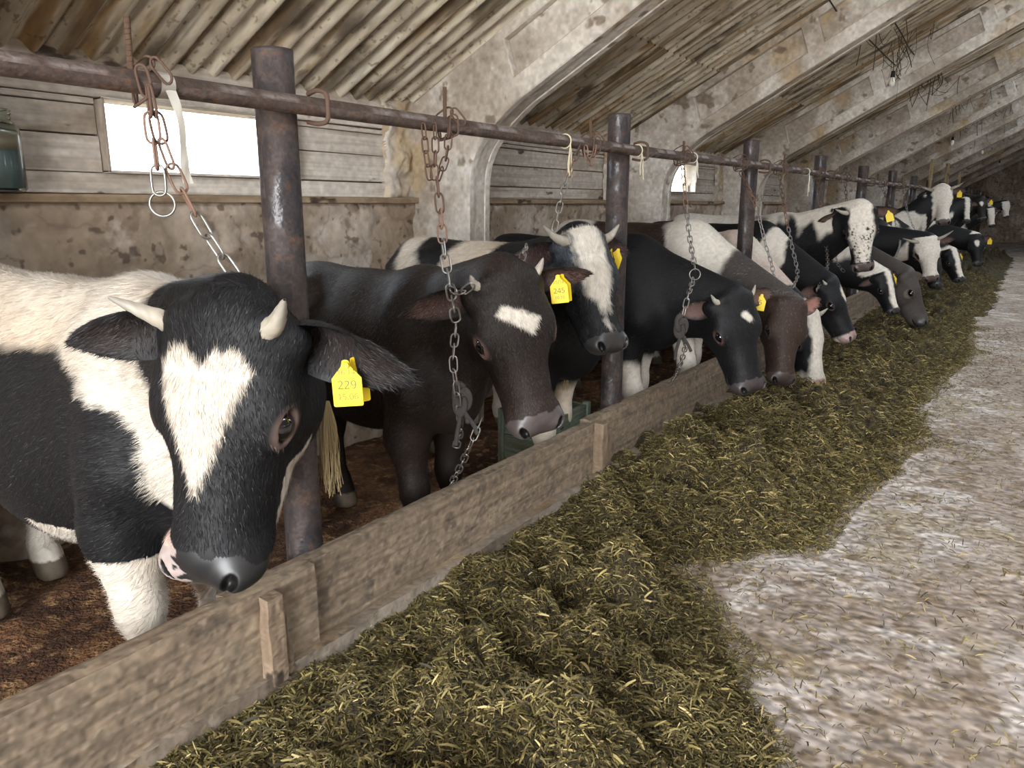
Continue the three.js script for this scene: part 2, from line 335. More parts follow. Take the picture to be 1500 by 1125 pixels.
// roof: corrugated asbestos cement sheets, lapped row over row
{
  const o = struct('ceiling', 'underside of the corrugated asbestos cement roof', 'roof');
  const WAVE = 0.115, NW = 6, SW = WAVE * NW, SL = 1.25, LAP = 0.12, AMP = 0.02, ang = Math.atan(SLOPE);
  function sheetGeo(seg, rows, seed) {
    const pos = [], idx = [], uv = [], nx = NW * seg, len = SL;
    for (let side = 0; side < 2; side++) for (let j = 0; j <= rows; j++) for (let i = 0; i <= nx; i++) {
      const z = (i / nx - 0.5) * (SW + 0.012), s = j / rows * len, y = AMP * Math.cos(i / seg * Math.PI * 2) + (side ? 0.007 : 0) + 0.006 * noise3(z * 3, s * 2, seed);
      pos.push(s, y, z); uv.push(z + seed * 0.37, s + seed * 0.53);
    }
    const n = (nx + 1) * (rows + 1);
    for (let j = 0; j < rows; j++) for (let i = 0; i < nx; i++) { const a = j * (nx + 1) + i, b = a + nx + 1; idx.push(a, b, a + 1, a + 1, b, b + 1, a + n, a + 1 + n, b + n, a + 1 + n, b + 1 + n, b + n); }
    for (let i = 0; i < nx; i++) idx.push(i, i + 1, i + n, i + 1, i + 1 + n, i + n);
    const g = new THREE.BufferGeometry(); g.setAttribute('position', new THREE.Float32BufferAttribute(pos, 3)); g.setAttribute('uv', new THREE.Float32BufferAttribute(uv, 2)); g.setIndex(idx); g.computeVertexNormals();
    return g;
  }
  const nearG = [1, 2, 3, 4].map((s) => sheetGeo(8, 2, s)), farG = [1, 2, 3].map((s) => sheetGeo(6, 1, s));
  const slopeLen = (RIDGE_X - 0.5 + WALL) / Math.cos(ang) + 0.2, step = SL - LAP, rows = Math.ceil(slopeLen / step);
  for (let z = Z_NEAR - SW / 2, c = 0; z > Z_FAR - SW; z -= SW, c++) for (let r = 0; r < rows; r++) {
    const near = z > -13;
    const m = mesh('corrugated_sheet', near ? nearG[(rand() * 4) | 0] : farG[(rand() * 3) | 0], sheetM[(rand() * 4) | 0], o);
    const s = r * step - 0.22;
    m.position.set(-WALL + s * Math.cos(ang), EAVE + s * Math.sin(ang) + 0.03 + rr(0, 0.006) + (c % 2) * 0.006, z + rr(-0.004, 0.004));
    m.rotation.z = ang - 0.012 + rr(-0.003, 0.003);
  }
  const capL = RIDGE_SLOT.z1 - Z_FAR; mesh('ridge_cap', box(1.5, 0.05, capL, 0), sheetM[0], o).position.set(RIDGE_X, roofY(RIDGE_X) - 0.1, Z_FAR + capL / 2);
  // roof of the other slope and its lining, outside the frame
  const len2 = (RIGHT_X + 0.4 - RIDGE_X - 0.5) / Math.cos(ang);
  const m2 = mesh('opposite_slope', box(len2, 0.06, Z_NEAR - Z_FAR + 0.4, 0), sheetM[0], o); m2.position.set((RIDGE_X + 0.5 + RIGHT_X + 0.4) / 2, roofY((RIDGE_X + 0.5 + RIGHT_X + 0.4) / 2) + 0.06, (Z_NEAR + Z_FAR) / 2); m2.rotation.z = -ang;
}
// concrete portal frames: column, curved haunch and rafter with recessed panels
{
  const botY = (L) => 2.085 + 0.55 * (2.194 - L);
  const topY = (L) => EAVE + SLOPE * (WALL - L) + 0.005;
  const prof = new THREE.Shape();
  prof.moveTo(-WALL - 0.02, -0.2); prof.lineTo(-2.93, -0.2); prof.lineTo(-2.865, 1.1); prof.lineTo(-2.86, 1.42);
  prof.bezierCurveTo(-2.855, 1.62, -2.78, 1.72, -2.52, botY(2.52) - 0.005);
  const ridgeL = -RIDGE_X + 0.5; prof.lineTo(-ridgeL, botY(ridgeL)); prof.lineTo(-ridgeL, topY(ridgeL)); prof.lineTo(-WALL - 0.02, topY(WALL + 0.02)); prof.closePath();
  const face = prof.clone();
  const panels = []; for (let L = 2.54; L > 0; L -= 0.97) panels.push([L, Math.max(L - 0.86, -0.9)]);
  for (const [a, b] of panels) {
    const h = new THREE.Path(), o0 = 0.12, o1 = 0.05;
    h.moveTo(-a, botY(a) + o0); h.lineTo(-b, botY(b) + o0); h.lineTo(-(b + 0.07), topY(b + 0.07) - o1); h.lineTo(-(a + 0.07), topY(a + 0.07) - o1); h.closePath(); face.holes.push(h);
  }
  const variants = [0, 1, 2, 3].map((k) => ({
    web: metreUV(new THREE.ExtrudeGeometry(prof, { depth: 0.1, bevelEnabled: false, curveSegments: 10 }), 1, null, [k * 0.53, k * 0.71]),
    flange: metreUV(new THREE.ExtrudeGeometry(face, { depth: 0.045, bevelEnabled: true, bevelThickness: 0.006, bevelSize: 0.006, bevelSegments: 1, curveSegments: 10 }), 1, null, [k * 0.53 + 0.2, k * 0.71]),
  }));
  FRAME_Z.forEach((z, k) => {
    const o = struct('concrete_frame', 'pale concrete portal frame of column and sloping rafter with recessed panels', 'frame'); o.userData.group = 'portal frames of the barn';
    o.position.set(0, 0, z);
    const v = variants[k % 4];
    mesh('web', v.web, concreteM, o).position.z = -0.165;
    mesh('flange', v.flange, concreteM, o).position.z = -0.058;
    mesh('flange', v.flange, concreteM, o).position.z = -0.216;
  });
}
// ---------------------------------------------------------------- posts, rail, curb
const POST_X = -1.73, POST_Z = []; for (let k = 0; k < 15; k++) POST_Z.push(-1.44 - 2.04 * k);
const RAIL_X = -1.652, RAIL_Y = 1.588, RAIL_R = 0.0245;
{
  const body = new THREE.CylinderGeometry(0.054, 0.054, 1, 28, 1, true), rim = new THREE.TorusGeometry(0.05, 0.005, 6, 28).rotateX(Math.PI / 2), plug = new THREE.CylinderGeometry(0.046, 0.046, 0.01, 24);
  { const u = body.attributes.uv; for (let i = 0; i < u.count; i++) u.setXY(i, u.getX(i) * 0.7, u.getY(i) * 3.8); }
  const names = ['between the calf with the heart-shaped blaze and the brown-black calf', 'behind the muzzle of the blazed calf, next to the wooden box', 'rising behind the brown and white back of the lowered calf', 'rising in front of the white back of the speckled-faced calf', 'behind the ear of the speckled-faced calf', 'behind the neck of the grey-brown calf'];
  POST_Z.forEach((z, k) => {
    const top = [1.722, 1.745, 1.758, 1.76, 1.75, 1.77, 1.76, 1.75, 1.76, 1.76, 1.75, 1.76, 1.75, 1.76, 1.75][k], h = top + 0.25;
    const p = thing('steel_post', k < names.length ? `rusty steel pipe post ${names[k]}` : 'rusty steel pipe post further down the row of cattle', 'post', [POST_X, -0.25, z], k * 1.3, 'posts carrying the tie rail');
    const b = mesh('pipe', body, postM, p); b.scale.y = h; b.position.y = h / 2;
    mesh('rim', rim, postM, p).position.y = h; mesh('cap', plug, rustyM, p).position.y = h - 0.006;
  });
}
{
  const rail = thing('tie_rail', 'long rusty steel pipe rail running along the row of posts', 'rail');
  // each length of pipe is welded end to end and sags a little between the posts
  const pts = [V(RAIL_X, RAIL_Y + 0.012, 0.7)]; for (let z = 0.2; z > -32; z -= 0.51) pts.push(V(RAIL_X + 0.006 * Math.sin(z * 1.7), RAIL_Y + 0.006 * Math.sin(z * 0.9 + 1), z));
  const g = tube(pts, RAIL_R, 380, 16); const u = g.attributes.uv; for (let i = 0; i < u.count; i++) u.setXY(i, u.getX(i) * 65, u.getY(i) * 0.4);
  mesh('pipe', g, railM, rail);
  // U-shaped clamps tie the pipe to each post
  for (const z of POST_Z.slice(0, 8)) {
    const c = [V(-0.035, 0.035, 0), V(0.0, 0.042, 0), V(0.036, 0.03, 0), V(0.04, -0.005, 0), V(0.036, -0.036, 0), V(0, -0.043, 0), V(-0.04, -0.036, 0)];
    const m = mesh('clamp', tube(c, 0.0065, 24, 6), rustyM, rail); m.position.set(RAIL_X, RAIL_Y + 0.006 * Math.sin((z - 0.075) * 0.9 + 1), z - 0.075);
  }
}
const railAt = (z) => V(RAIL_X + 0.006 * Math.sin(z * 1.7), RAIL_Y + 0.006 * Math.sin(z * 0.9 + 1), z);
// feed curb: heavy planks on edge over a rough concrete footing, battens nailed at the joints
const CURB_X = -1.6, CURB_TOP = 0.332;
function plank(name, label, z0, z1, xFront, top, h, thick, mt, group) {
  const len = z0 - z1, g0 = new THREE.BoxGeometry(thick, h, len, 2, 6, Math.max(2, Math.round(len / 0.06))), p = g0.attributes.position;
  for (let i = 0; i < p.count; i++) {      // worn, slightly uneven edges
    const x = p.getX(i), y = p.getY(i), z = p.getZ(i) + (z0 + z1) / 2, ey = y > h / 2 - 0.001, ex = Math.abs(x) > thick / 2 - 0.001;
    if (ex && ey) { p.setX(i, x - Math.sign(x) * (0.004 + 0.004 * noise3(z * 9, 1, 0))); p.setY(i, y - 0.004 - 0.006 * Math.max(0, noise3(z * 7, 2, x))); }
    else if (ex) p.setX(i, x + 0.003 * noise3(z * 8, y * 20, 3));
  }
  g0.computeVertexNormals();
  const m = mesh(name, metreUV(g0, 1, 'z', [rand(), rand()]), mt); m.position.set(xFront - thick / 2, top - h / 2, (z0 + z1) / 2);
  return tag(m, label, 'plank', group);
}
plank('curb_plank', 'weathered thick feed plank under the muzzle of the heart-marked calf', 0.9, -1.365, CURB_X, CURB_TOP, 0.3, 0.07, curbM, 'planks of the feed curb');
plank('curb_plank', 'weathered feed plank with a pale worn patch below the brown-black calf', -1.10, -3.16, CURB_X - 0.03, CURB_TOP - 0.002, 0.3, 0.06, curbM, 'planks of the feed curb');
plank('curb_plank', 'worn feed plank running under the black heads to the heap of feed', -3.1, -5.6, CURB_X - 0.045, CURB_TOP + 0.012, 0.3, 0.06, curbM, 'planks of the feed curb');
for (let k = 0; k < 8; k++) plank('curb_plank', 'feed plank further down the row, half buried under feed', -5.62 - k * 2.5, -8.1 - k * 2.5, CURB_X - 0.04, CURB_TOP, 0.3, 0.06, curbM, 'planks of the feed curb far down the row');
function batten(label, pos, h, w, t, split) {
  const o = thing('batten', label, 'batten', pos, 0, 'battens nailed to the feed curb');
  const post = new THREE.BoxGeometry(t, h, w, 2, 8, 3), p = post.attributes.position;
  for (let i = 0; i < p.count; i++) { const y = p.getY(i); p.setX(i, p.getX(i) + 0.006 * noise3(y * 14, p.getZ(i) * 30, 3)); p.setZ(i, p.getZ(i) + 0.007 * noise3(y * 11, 4, p.getX(i) * 20)); }
  post.computeVertexNormals();
  mesh('strip', metreUV(post, 1, 'y'), curbPaleM, o).position.set(t / 2, h / 2, 0);
  if (split) { const s2 = new THREE.ConeGeometry(w * 0.42, h * 0.78, 5, 6).scale(0.7, 1, 1), q = s2.attributes.position; for (let i = 0; i < q.count; i++) q.setZ(i, q.getZ(i) + 0.01 * noise3(q.getY(i) * 18, 2, 1)); s2.computeVertexNormals(); mesh('splinter', metreUV(s2, 1, 'y'), curbPaleM, o).position.set(t * 0.4, h * 0.37, -w * 0.95); }
}
const curbPaleM = mat({ map: rep(boardTex[1], 1, 1), color: 0xc4b5a4, bumpMap: rep(curbBump, 1, 1), bumpScale: 0.006 });
batten('split pale batten on the curb before the calf with the white heart', [CURB_X, 0.06, -1.19], 0.255, 0.05, 0.04, true);
batten('pale batten nailed over the joint of the feed planks by the second post', [CURB_X - 0.03, 0.04, -3.13], 0.29, 0.045, 0.05, false);
batten('short pale batten beside a taller one at the joint of the feed planks', [CURB_X - 0.03, 0.04, -3.215], 0.24, 0.05, 0.03, false);
{
  const g = new THREE.BoxGeometry(0.14, 0.12, 26, 4, 3, 420), p = g.attributes.position;
  for (let i = 0; i < p.count; i++) { const x = p.getX(i), y = p.getY(i), z = p.getZ(i); p.setX(i, x + 0.02 * fbm3(z * 6, y * 9, 1, 4) + (y < 0 ? 0.012 : 0)); p.setY(i, y + 0.02 * fbm3(z * 5, x * 9, 6, 3)); }
  g.computeVertexNormals();
  const m = mesh('curb_footing', metreUV(g), footingM); m.position.set(CURB_X - 0.05, 0.02, -12); tag(m, 'rough concrete footing under the feed planks', 'footing', undefined, 'structure');
}
// ---------------------------------------------------------------- feed: a long heap of chopped green-brown fodder
// outline of the heap towards the alley, as distance from the row axis (left) by distance down the row (s)
const heapEdge = [[-1, 0.35], [0.6, 0.35], [1.3, 0.38], [1.7, 0.42], [2.0, 0.62], [2.3, 0.78], [2.55, 1.02], [2.8, 0.85], [3.05, 0.62], [3.5, 0.62], [4.2, 0.55], [4.9, 0.47], [5.6, 0.6], [6.6, 0.55], [7.9, 0.45], [9.5, 0.55], [12, 0.45], [16, 0.5], [24, 0.5]];
function edgeAt(s) { for (let i = 1; i < heapEdge.length; i++) if (s < heapEdge[i][0]) { const [a, b] = heapEdge[i - 1], [c, d] = heapEdge[i]; return lerp(b, d, sstep(0, 1, (s - a) / (c - a))); } return 0.5; }
const mound = (s, c, w) => Math.exp(-(((s - c) / w) ** 2));
function heapY(x, z) {
  const L = -x, s = -z, e = edgeAt(s) + 0.14 * noise3(s * 2.3, 1, 0) + 0.07 * noise3(s * 7, 5, 0) + 0.03 * noise3(s * 17, L * 9, 3), t = (L - e) / (1.62 - e);
  if (t <= -0.05) return -0.03;
  const rise = sstep(-0.05, 0.32, t) * (1 - (s < 1.9 ? 0.75 : 0.5) * sstep(0.6, 1.0, t));
  const big = 0.45 + 0.75 * mound(s, 1.55, 0.65) * mound(L, 1.0, 0.5) + 0.75 * mound(s, 3.35, 0.5) + 0.6 * mound(s, 4.5, 0.5) + 0.5 * mound(s, 5.6, 0.5) + (s > 6 ? 0.35 : 0);
  const lump = 0.35 + 3.0 * Math.abs(fbm3(x * 2.6 + 4, 2, z * 2.6, 2)) + 0.9 * fbm3(x * 5, 7, z * 5, 3) + 0.55 * Math.abs(noise3(x * 9, 3, z * 9));
  return 0.19 * rise * big * Math.max(0.12, lump) + 0.02 * fbm3(x * 18, 1, z * 18, 3) * rise;
}
const feedTex = makeTex(512, 512, (u, v) => {
  const a = N1(u, v, 10, 10, 5), b = N2(u, v, 70, 70, 3), c = N3(u, v, 40, 40, 4);
  let k = mix3(hex(0x4d4323), hex(0x302817), sstep(0.35, 0.65, a));
  k = mix3(k, hex(0x75673a), sstep(0.58, 0.75, c) * 0.6);
  return k.map((x) => x * (0.6 + 0.7 * b));
});
{
  const g = new THREE.BufferGeometry(), pos = [], idx = [], zs = []; for (let z = 0.7; z > -4; z -= 0.02) zs.push(z); for (let z = -4; z > -9; z -= 0.045) zs.push(z); for (let z = -9; z > -24; z -= 0.12) zs.push(z);
  const nx = 72; for (const z of zs) for (let i = 0; i <= nx; i++) { const x = lerp(z > -1.375 ? -1.603 : z > -3.11 ? -1.633 : -1.648, -0.1, i / nx); pos.push(x, heapY(x, z), z); }
  for (let j = 0; j < zs.length - 1; j++) for (let i = 0; i < nx; i++) { const a = j * (nx + 1) + i, b = a + nx + 1; idx.push(a, a + 1, b, b, a + 1, b + 1); }
  g.setAttribute('position', new THREE.Float32BufferAttribute(pos, 3)); g.setIndex(idx); g.computeVertexNormals();
  const heap = mesh('feed_heap', metreUV(g), mat({ map: rep(feedTex, 2.5), bumpMap: rep(bumpFine, 3), bumpScale: 0.02, roughness: 0.95 }));
  tag(heap, 'long heap of chopped green-brown fodder along the feed curb', 'fodder', undefined, 'stuff');
  // chopped stems and leaf blades lying on the heap
  const blade = (() => {
    const b = new THREE.BufferGeometry(), P = [], I = []; const n = 3;
    for (let i = 0; i <= n; i++) { const t = i / n, w = 0.5 * (0.55 + 0.45 * Math.sin(t * 3.1)), y = 0.12 * Math.sin(t * 2.6); P.push(t - 0.5, y, -w, t - 0.5, y + 0.25 * w, w); }
    for (let i = 0; i < n; i++) I.push(i * 2, i * 2 + 1, i * 2 + 2, i * 2 + 1, i * 2 + 3, i * 2 + 2);
    b.setAttribute('position', new THREE.Float32BufferAttribute(P, 3)); b.setIndex(I); b.computeVertexNormals(); return b;
  })();
  const bladeM = mat({ color: 0xffffff, roughness: 0.75, side: THREE.DoubleSide });
  const palette = [0x5a5029, 0x453c20, 0x655a2e, 0x71643a, 0x857648, 0x332c18, 0x4e4225, 0xae9c6a, 0x91824e, 0x5c5030].map((h) => new THREE.Color(h));
  const dummy = new THREE.Object3D();
  function scatter(name, label, n, pick, size, tone) {
    const im = new THREE.InstancedMesh(blade, bladeM, n); im.name = numbered(name); im.castShadow = im.receiveShadow = true; scene.add(im); tag(im, label, 'fodder', undefined, 'stuff');
    for (let i = 0; i < n; i++) {
      const [x, y, z] = pick(), L = size() , w = L * rr(0.05, 0.16);
      dummy.position.set(x, y, z); dummy.rotation.set(rr(-0.7, 0.7), rr(0, 6.283), rr(-0.65, 0.65)); dummy.scale.set(L, L * 0.8, Math.min(w, 0.0026) * 1.2); dummy.updateMatrix(); im.setMatrixAt(i, dummy.matrix);
      im.setColorAt(i, palette[(rand() * (rand() < tone ? 10 : 7)) | 0].clone().multiplyScalar(rr(0.75, 1.3)));
    }
    return im;
  }
  const onHeap = (s0, s1, pow) => () => { for (;;) { const s = lerp(s0, s1, Math.pow(rand(), pow)), x = rr(-1.6, -0.2), y = heapY(x, -s); if (y > 0.004 || (y > -0.02 && rand() < 0.25)) return [x, Math.max(y, 0.004) + rr(0.001, 0.016), -s]; } };
  scatter('chopped_stems', 'chopped stems and leaves covering the near part of the fodder heap', 190000, onHeap(0.5, 4.4, 1.05), () => 0.013 + 0.03 * rand() * rand() + (rand() < 0.03 ? 0.035 : 0), 0.6);
  scatter('chopped_stems', 'chopped stems and leaves covering the far part of the fodder heap', 70000, onHeap(4.2, 16, 1.5), () => rr(0.025, 0.05), 0.5);
  scatter('chaff', 'loose chaff strewn over the concrete beside the heap', 60000, () => { const s = 1.0 + 9 * Math.pow(rand(), 1.4), d = rand() < 0.72 ? Math.pow(rand(), 2) * (0.16 + 0.3 * Math.max(0, noise3(s * 3, 2, 7))) - 0.06 : rand() < 0.2 ? 0.3 + 0.1 * noise3(s * 9, 0, 0) + 0.12 * (rand() - 0.5) * (noise3(s * 2.2, 5, 1) > 0.2 ? 1 : 9) : Math.pow(rand(), 1.6) * 1.2; return [-edgeAt(s) + d, 0.006 + 0.018 * fbm3((-edgeAt(s) + d) * 1.1, 3, -s * 1.6, 4) + rr(0, 0.004), -s]; }, () => 0.01 + 0.03 * rand() * rand(), 0.9);
}
// ---------------------------------------------------------------- cattle: one continuous skin per animal, meshed from a distance field
const smin = (a, b, k) => { const h = Math.max(k - Math.abs(a - b), 0) / k; return Math.min(a, b) - h * h * k * 0.25; };
const smax = (a, b, k) => -smin(-a, -b, k);
function ell(x, y, z, cx, cy, cz, rx, ry, rz) {
  x -= cx; y -= cy; z -= cz; const ax = x / rx, ay = y / ry, az = z / rz, k0 = Math.sqrt(ax * ax + ay * ay + az * az);
  if (k0 < 1e-6) return -Math.min(rx, ry, rz);
  const bx = ax / rx, by = ay / ry, bz = az / rz; return k0 * (k0 - 1) / Math.sqrt(bx * bx + by * by + bz * bz);
}
function cone(x, y, z, a, b, ra, rb, sq = 1) {
  const bx = b[0] - a[0], by = b[1] - a[1], bz = b[2] - a[2], px = x - a[0], py = y - a[1], pz = z - a[2];
  const h = clamp((px * bx + py * by + pz * bz) / (bx * bx + by * by + bz * bz)), dx = px - bx * h, dy = py - by * h, dz = (pz - bz * h) / sq;
  return (Math.sqrt(dx * dx + dy * dy + dz * dz) - (ra + (rb - ra) * h)) * (sq < 1 ? 0.5 + 0.5 * sq : 1);
}
// surface nets over a box, in the axes of `frame` (identity for the body); skip(x,y,z) leaves cells out
function surfaceNet(f, lo, hi, h, skip) {
  const n = [0, 1, 2].map((i) => Math.ceil((hi[i] - lo[i]) / h / 4) * 4), [nx, ny, nz] = n, sx = nx + 1, sy = ny + 1, sz = nz + 1;
  const val = new Float32Array(sx * sy * sz), act = [], B = 4, reach = h * B * 0.87 * 1.9 + 0.01;
  for (let bz = 0; bz < nz; bz += B) for (let by = 0; by < ny; by += B) for (let bx = 0; bx < nx; bx += B) {
    const d = f(lo[0] + (bx + 2) * h, lo[1] + (by + 2) * h, lo[2] + (bz + 2) * h), on = Math.abs(d) < reach;
    if (on) act.push([bx, by, bz]);
    const s = d < 0 ? -1 : 1;
    for (let k = bz; k <= bz + B; k++) for (let j = by; j <= by + B; j++) { const o = (k * sy + j) * sx; for (let i = bx; i <= bx + B; i++) if (val[o + i] === 0) val[o + i] = s * 9; }
  }
  for (const [bx, by, bz] of act) for (let k = bz; k <= bz + B; k++) for (let j = by; j <= by + B; j++) for (let i = bx; i <= bx + B; i++) { const o = (k * sy + j) * sx + i; if (Math.abs(val[o]) === 9) val[o] = f(lo[0] + i * h, lo[1] + j * h, lo[2] + k * h) || 1e-9; }
  const cell = new Map(), pos = [], idx = [], E = [[0, 1], [0, 2], [0, 4], [1, 3], [1, 5], [2, 3], [2, 6], [3, 7], [4, 5], [4, 6], [5, 7], [6, 7]], key = (i, j, k) => (k * ny + j) * nx + i, v = new Float64Array(8);
  for (const [bx, by, bz] of act) for (let k = bz; k < bz + B; k++) for (let j = by; j < by + B; j++) for (let i = bx; i < bx + B; i++) {
    let m = 0; for (let c = 0; c < 8; c++) { v[c] = val[((k + (c >> 2)) * sy + j + (c >> 1 & 1)) * sx + i + (c & 1)]; if (v[c] < 0) m |= 1 << c; }
    if (m === 0 || m === 255) continue;
    let x = 0, y = 0, z = 0, q = 0;
    for (const [a, b] of E) { if ((m >> a & 1) === (m >> b & 1)) continue; const t = v[a] / (v[a] - v[b]); x += (a & 1) + t * ((b & 1) - (a & 1)); y += (a >> 1 & 1) + t * ((b >> 1 & 1) - (a >> 1 & 1)); z += (a >> 2) + t * ((b >> 2) - (a >> 2)); q++; }
    const P = [lo[0] + (i + x / q) * h, lo[1] + (j + y / q) * h, lo[2] + (k + z / q) * h];
    if (skip && skip(P[0], P[1], P[2])) continue;
    cell.set(key(i, j, k), pos.length / 3); pos.push(P[0], P[1], P[2]);
  }
  const quad = (a, b, c, d, flip) => { if (a === undefined || b === undefined || c === undefined || d === undefined) return; if (flip) idx.push(a, c, b, a, d, c); else idx.push(a, b, c, a, c, d); };
  for (const [bx, by, bz] of act) for (let k = bz; k < bz + B; k++) for (let j = by; j < by + B; j++) for (let i = bx; i < bx + B; i++) {
    const o = (k * sy + j) * sx + i, s0 = val[o] < 0, g = (a, b, c) => cell.get(key(a, b, c));
    if (j && k && s0 !== val[o + 1] < 0) quad(g(i, j - 1, k - 1), g(i, j, k - 1), g(i, j, k), g(i, j - 1, k), !s0);
    if (i && k && s0 !== val[o + sx] < 0) quad(g(i - 1, j, k - 1), g(i - 1, j, k), g(i, j, k), g(i, j, k - 1), !s0);
    if (i && j && s0 !== val[o + sx * sy] < 0) quad(g(i - 1, j - 1, k), g(i, j - 1, k), g(i, j, k), g(i - 1, j, k), !s0);
  }
  return { pos, idx };
}
const coatM = new THREE.MeshPhysicalMaterial({ vertexColors: true, roughness: 0.6, specularIntensity: 0.55 });
const noseM = new THREE.MeshPhysicalMaterial({ vertexColors: true, roughness: 0.45, clearcoat: 0.35, clearcoatRoughness: 0.35 });
const furM = new THREE.MeshPhysicalMaterial({ vertexColors: true, roughness: 0.55, specularIntensity: 0.6, side: THREE.DoubleSide });
const hornM = new THREE.MeshStandardMaterial({ vertexColors: true, roughness: 0.5 });
const eyeM = new THREE.MeshPhysicalMaterial({ color: 0x0b0a10, roughness: 0.12, clearcoat: 1, clearcoatRoughness: 0.05 });
const tagM = mat({ color: 0xe6c612, roughness: 0.5 });
const tagShape = (() => { const s = new THREE.Shape(); s.moveTo(-0.024, -0.075); s.lineTo(0.024, -0.075); s.quadraticCurveTo(0.028, -0.075, 0.028, -0.071); s.lineTo(0.028, -0.02); s.lineTo(0.008, 0.004); s.lineTo(0.006, 0.014); s.quadraticCurveTo(0, 0.018, -0.006, 0.014); s.lineTo(-0.008, 0.004); s.lineTo(-0.028, -0.02); s.lineTo(-0.028, -0.071); s.quadraticCurveTo(-0.028, -0.075, -0.024, -0.075); return s; })();
const tagGeo = (() => { const g = new THREE.ExtrudeGeometry(tagShape, { depth: 0.002, bevelEnabled: true, bevelSize: 0.0006, bevelThickness: 0.0006, bevelSegments: 1 }); const p = g.attributes.position, u = g.attributes.uv; for (let i = 0; i < p.count; i++) u.setXY(i, (p.getX(i) + 0.03) / 0.06, (p.getY(i) + 0.078) / 0.098); return g; })();
const buttonGeo = new THREE.CylinderGeometry(0.007, 0.008, 0.008, 12).rotateX(Math.PI / 2);
function writtenTag(lines) {
  const c = document.createElement('canvas'); c.width = 256; c.height = 420; const x = c.getContext('2d'); x.fillStyle = '#e6c612'; x.fillRect(0, 0, 256, 420); x.fillStyle = '#54490f'; x.textAlign = 'center';
  lines.forEach(([t, y, s]) => { x.font = `${s}px sans-serif`; x.fillText(t, 128, y); });
  const t = new THREE.CanvasTexture(c); t.colorSpace = THREE.SRGBColorSpace; return mat({ map: t, roughness: 0.5 });
}
const HORNC = [[0.22, 0.19, 0.155], [0.36, 0.32, 0.26], [0.24, 0.22, 0.19]];
const toBase = (v, o, f) => V(v.x - o.x, v.y - o.y, v.z - o.z).applyAxisAngle(V(0, 1, 0), -f);

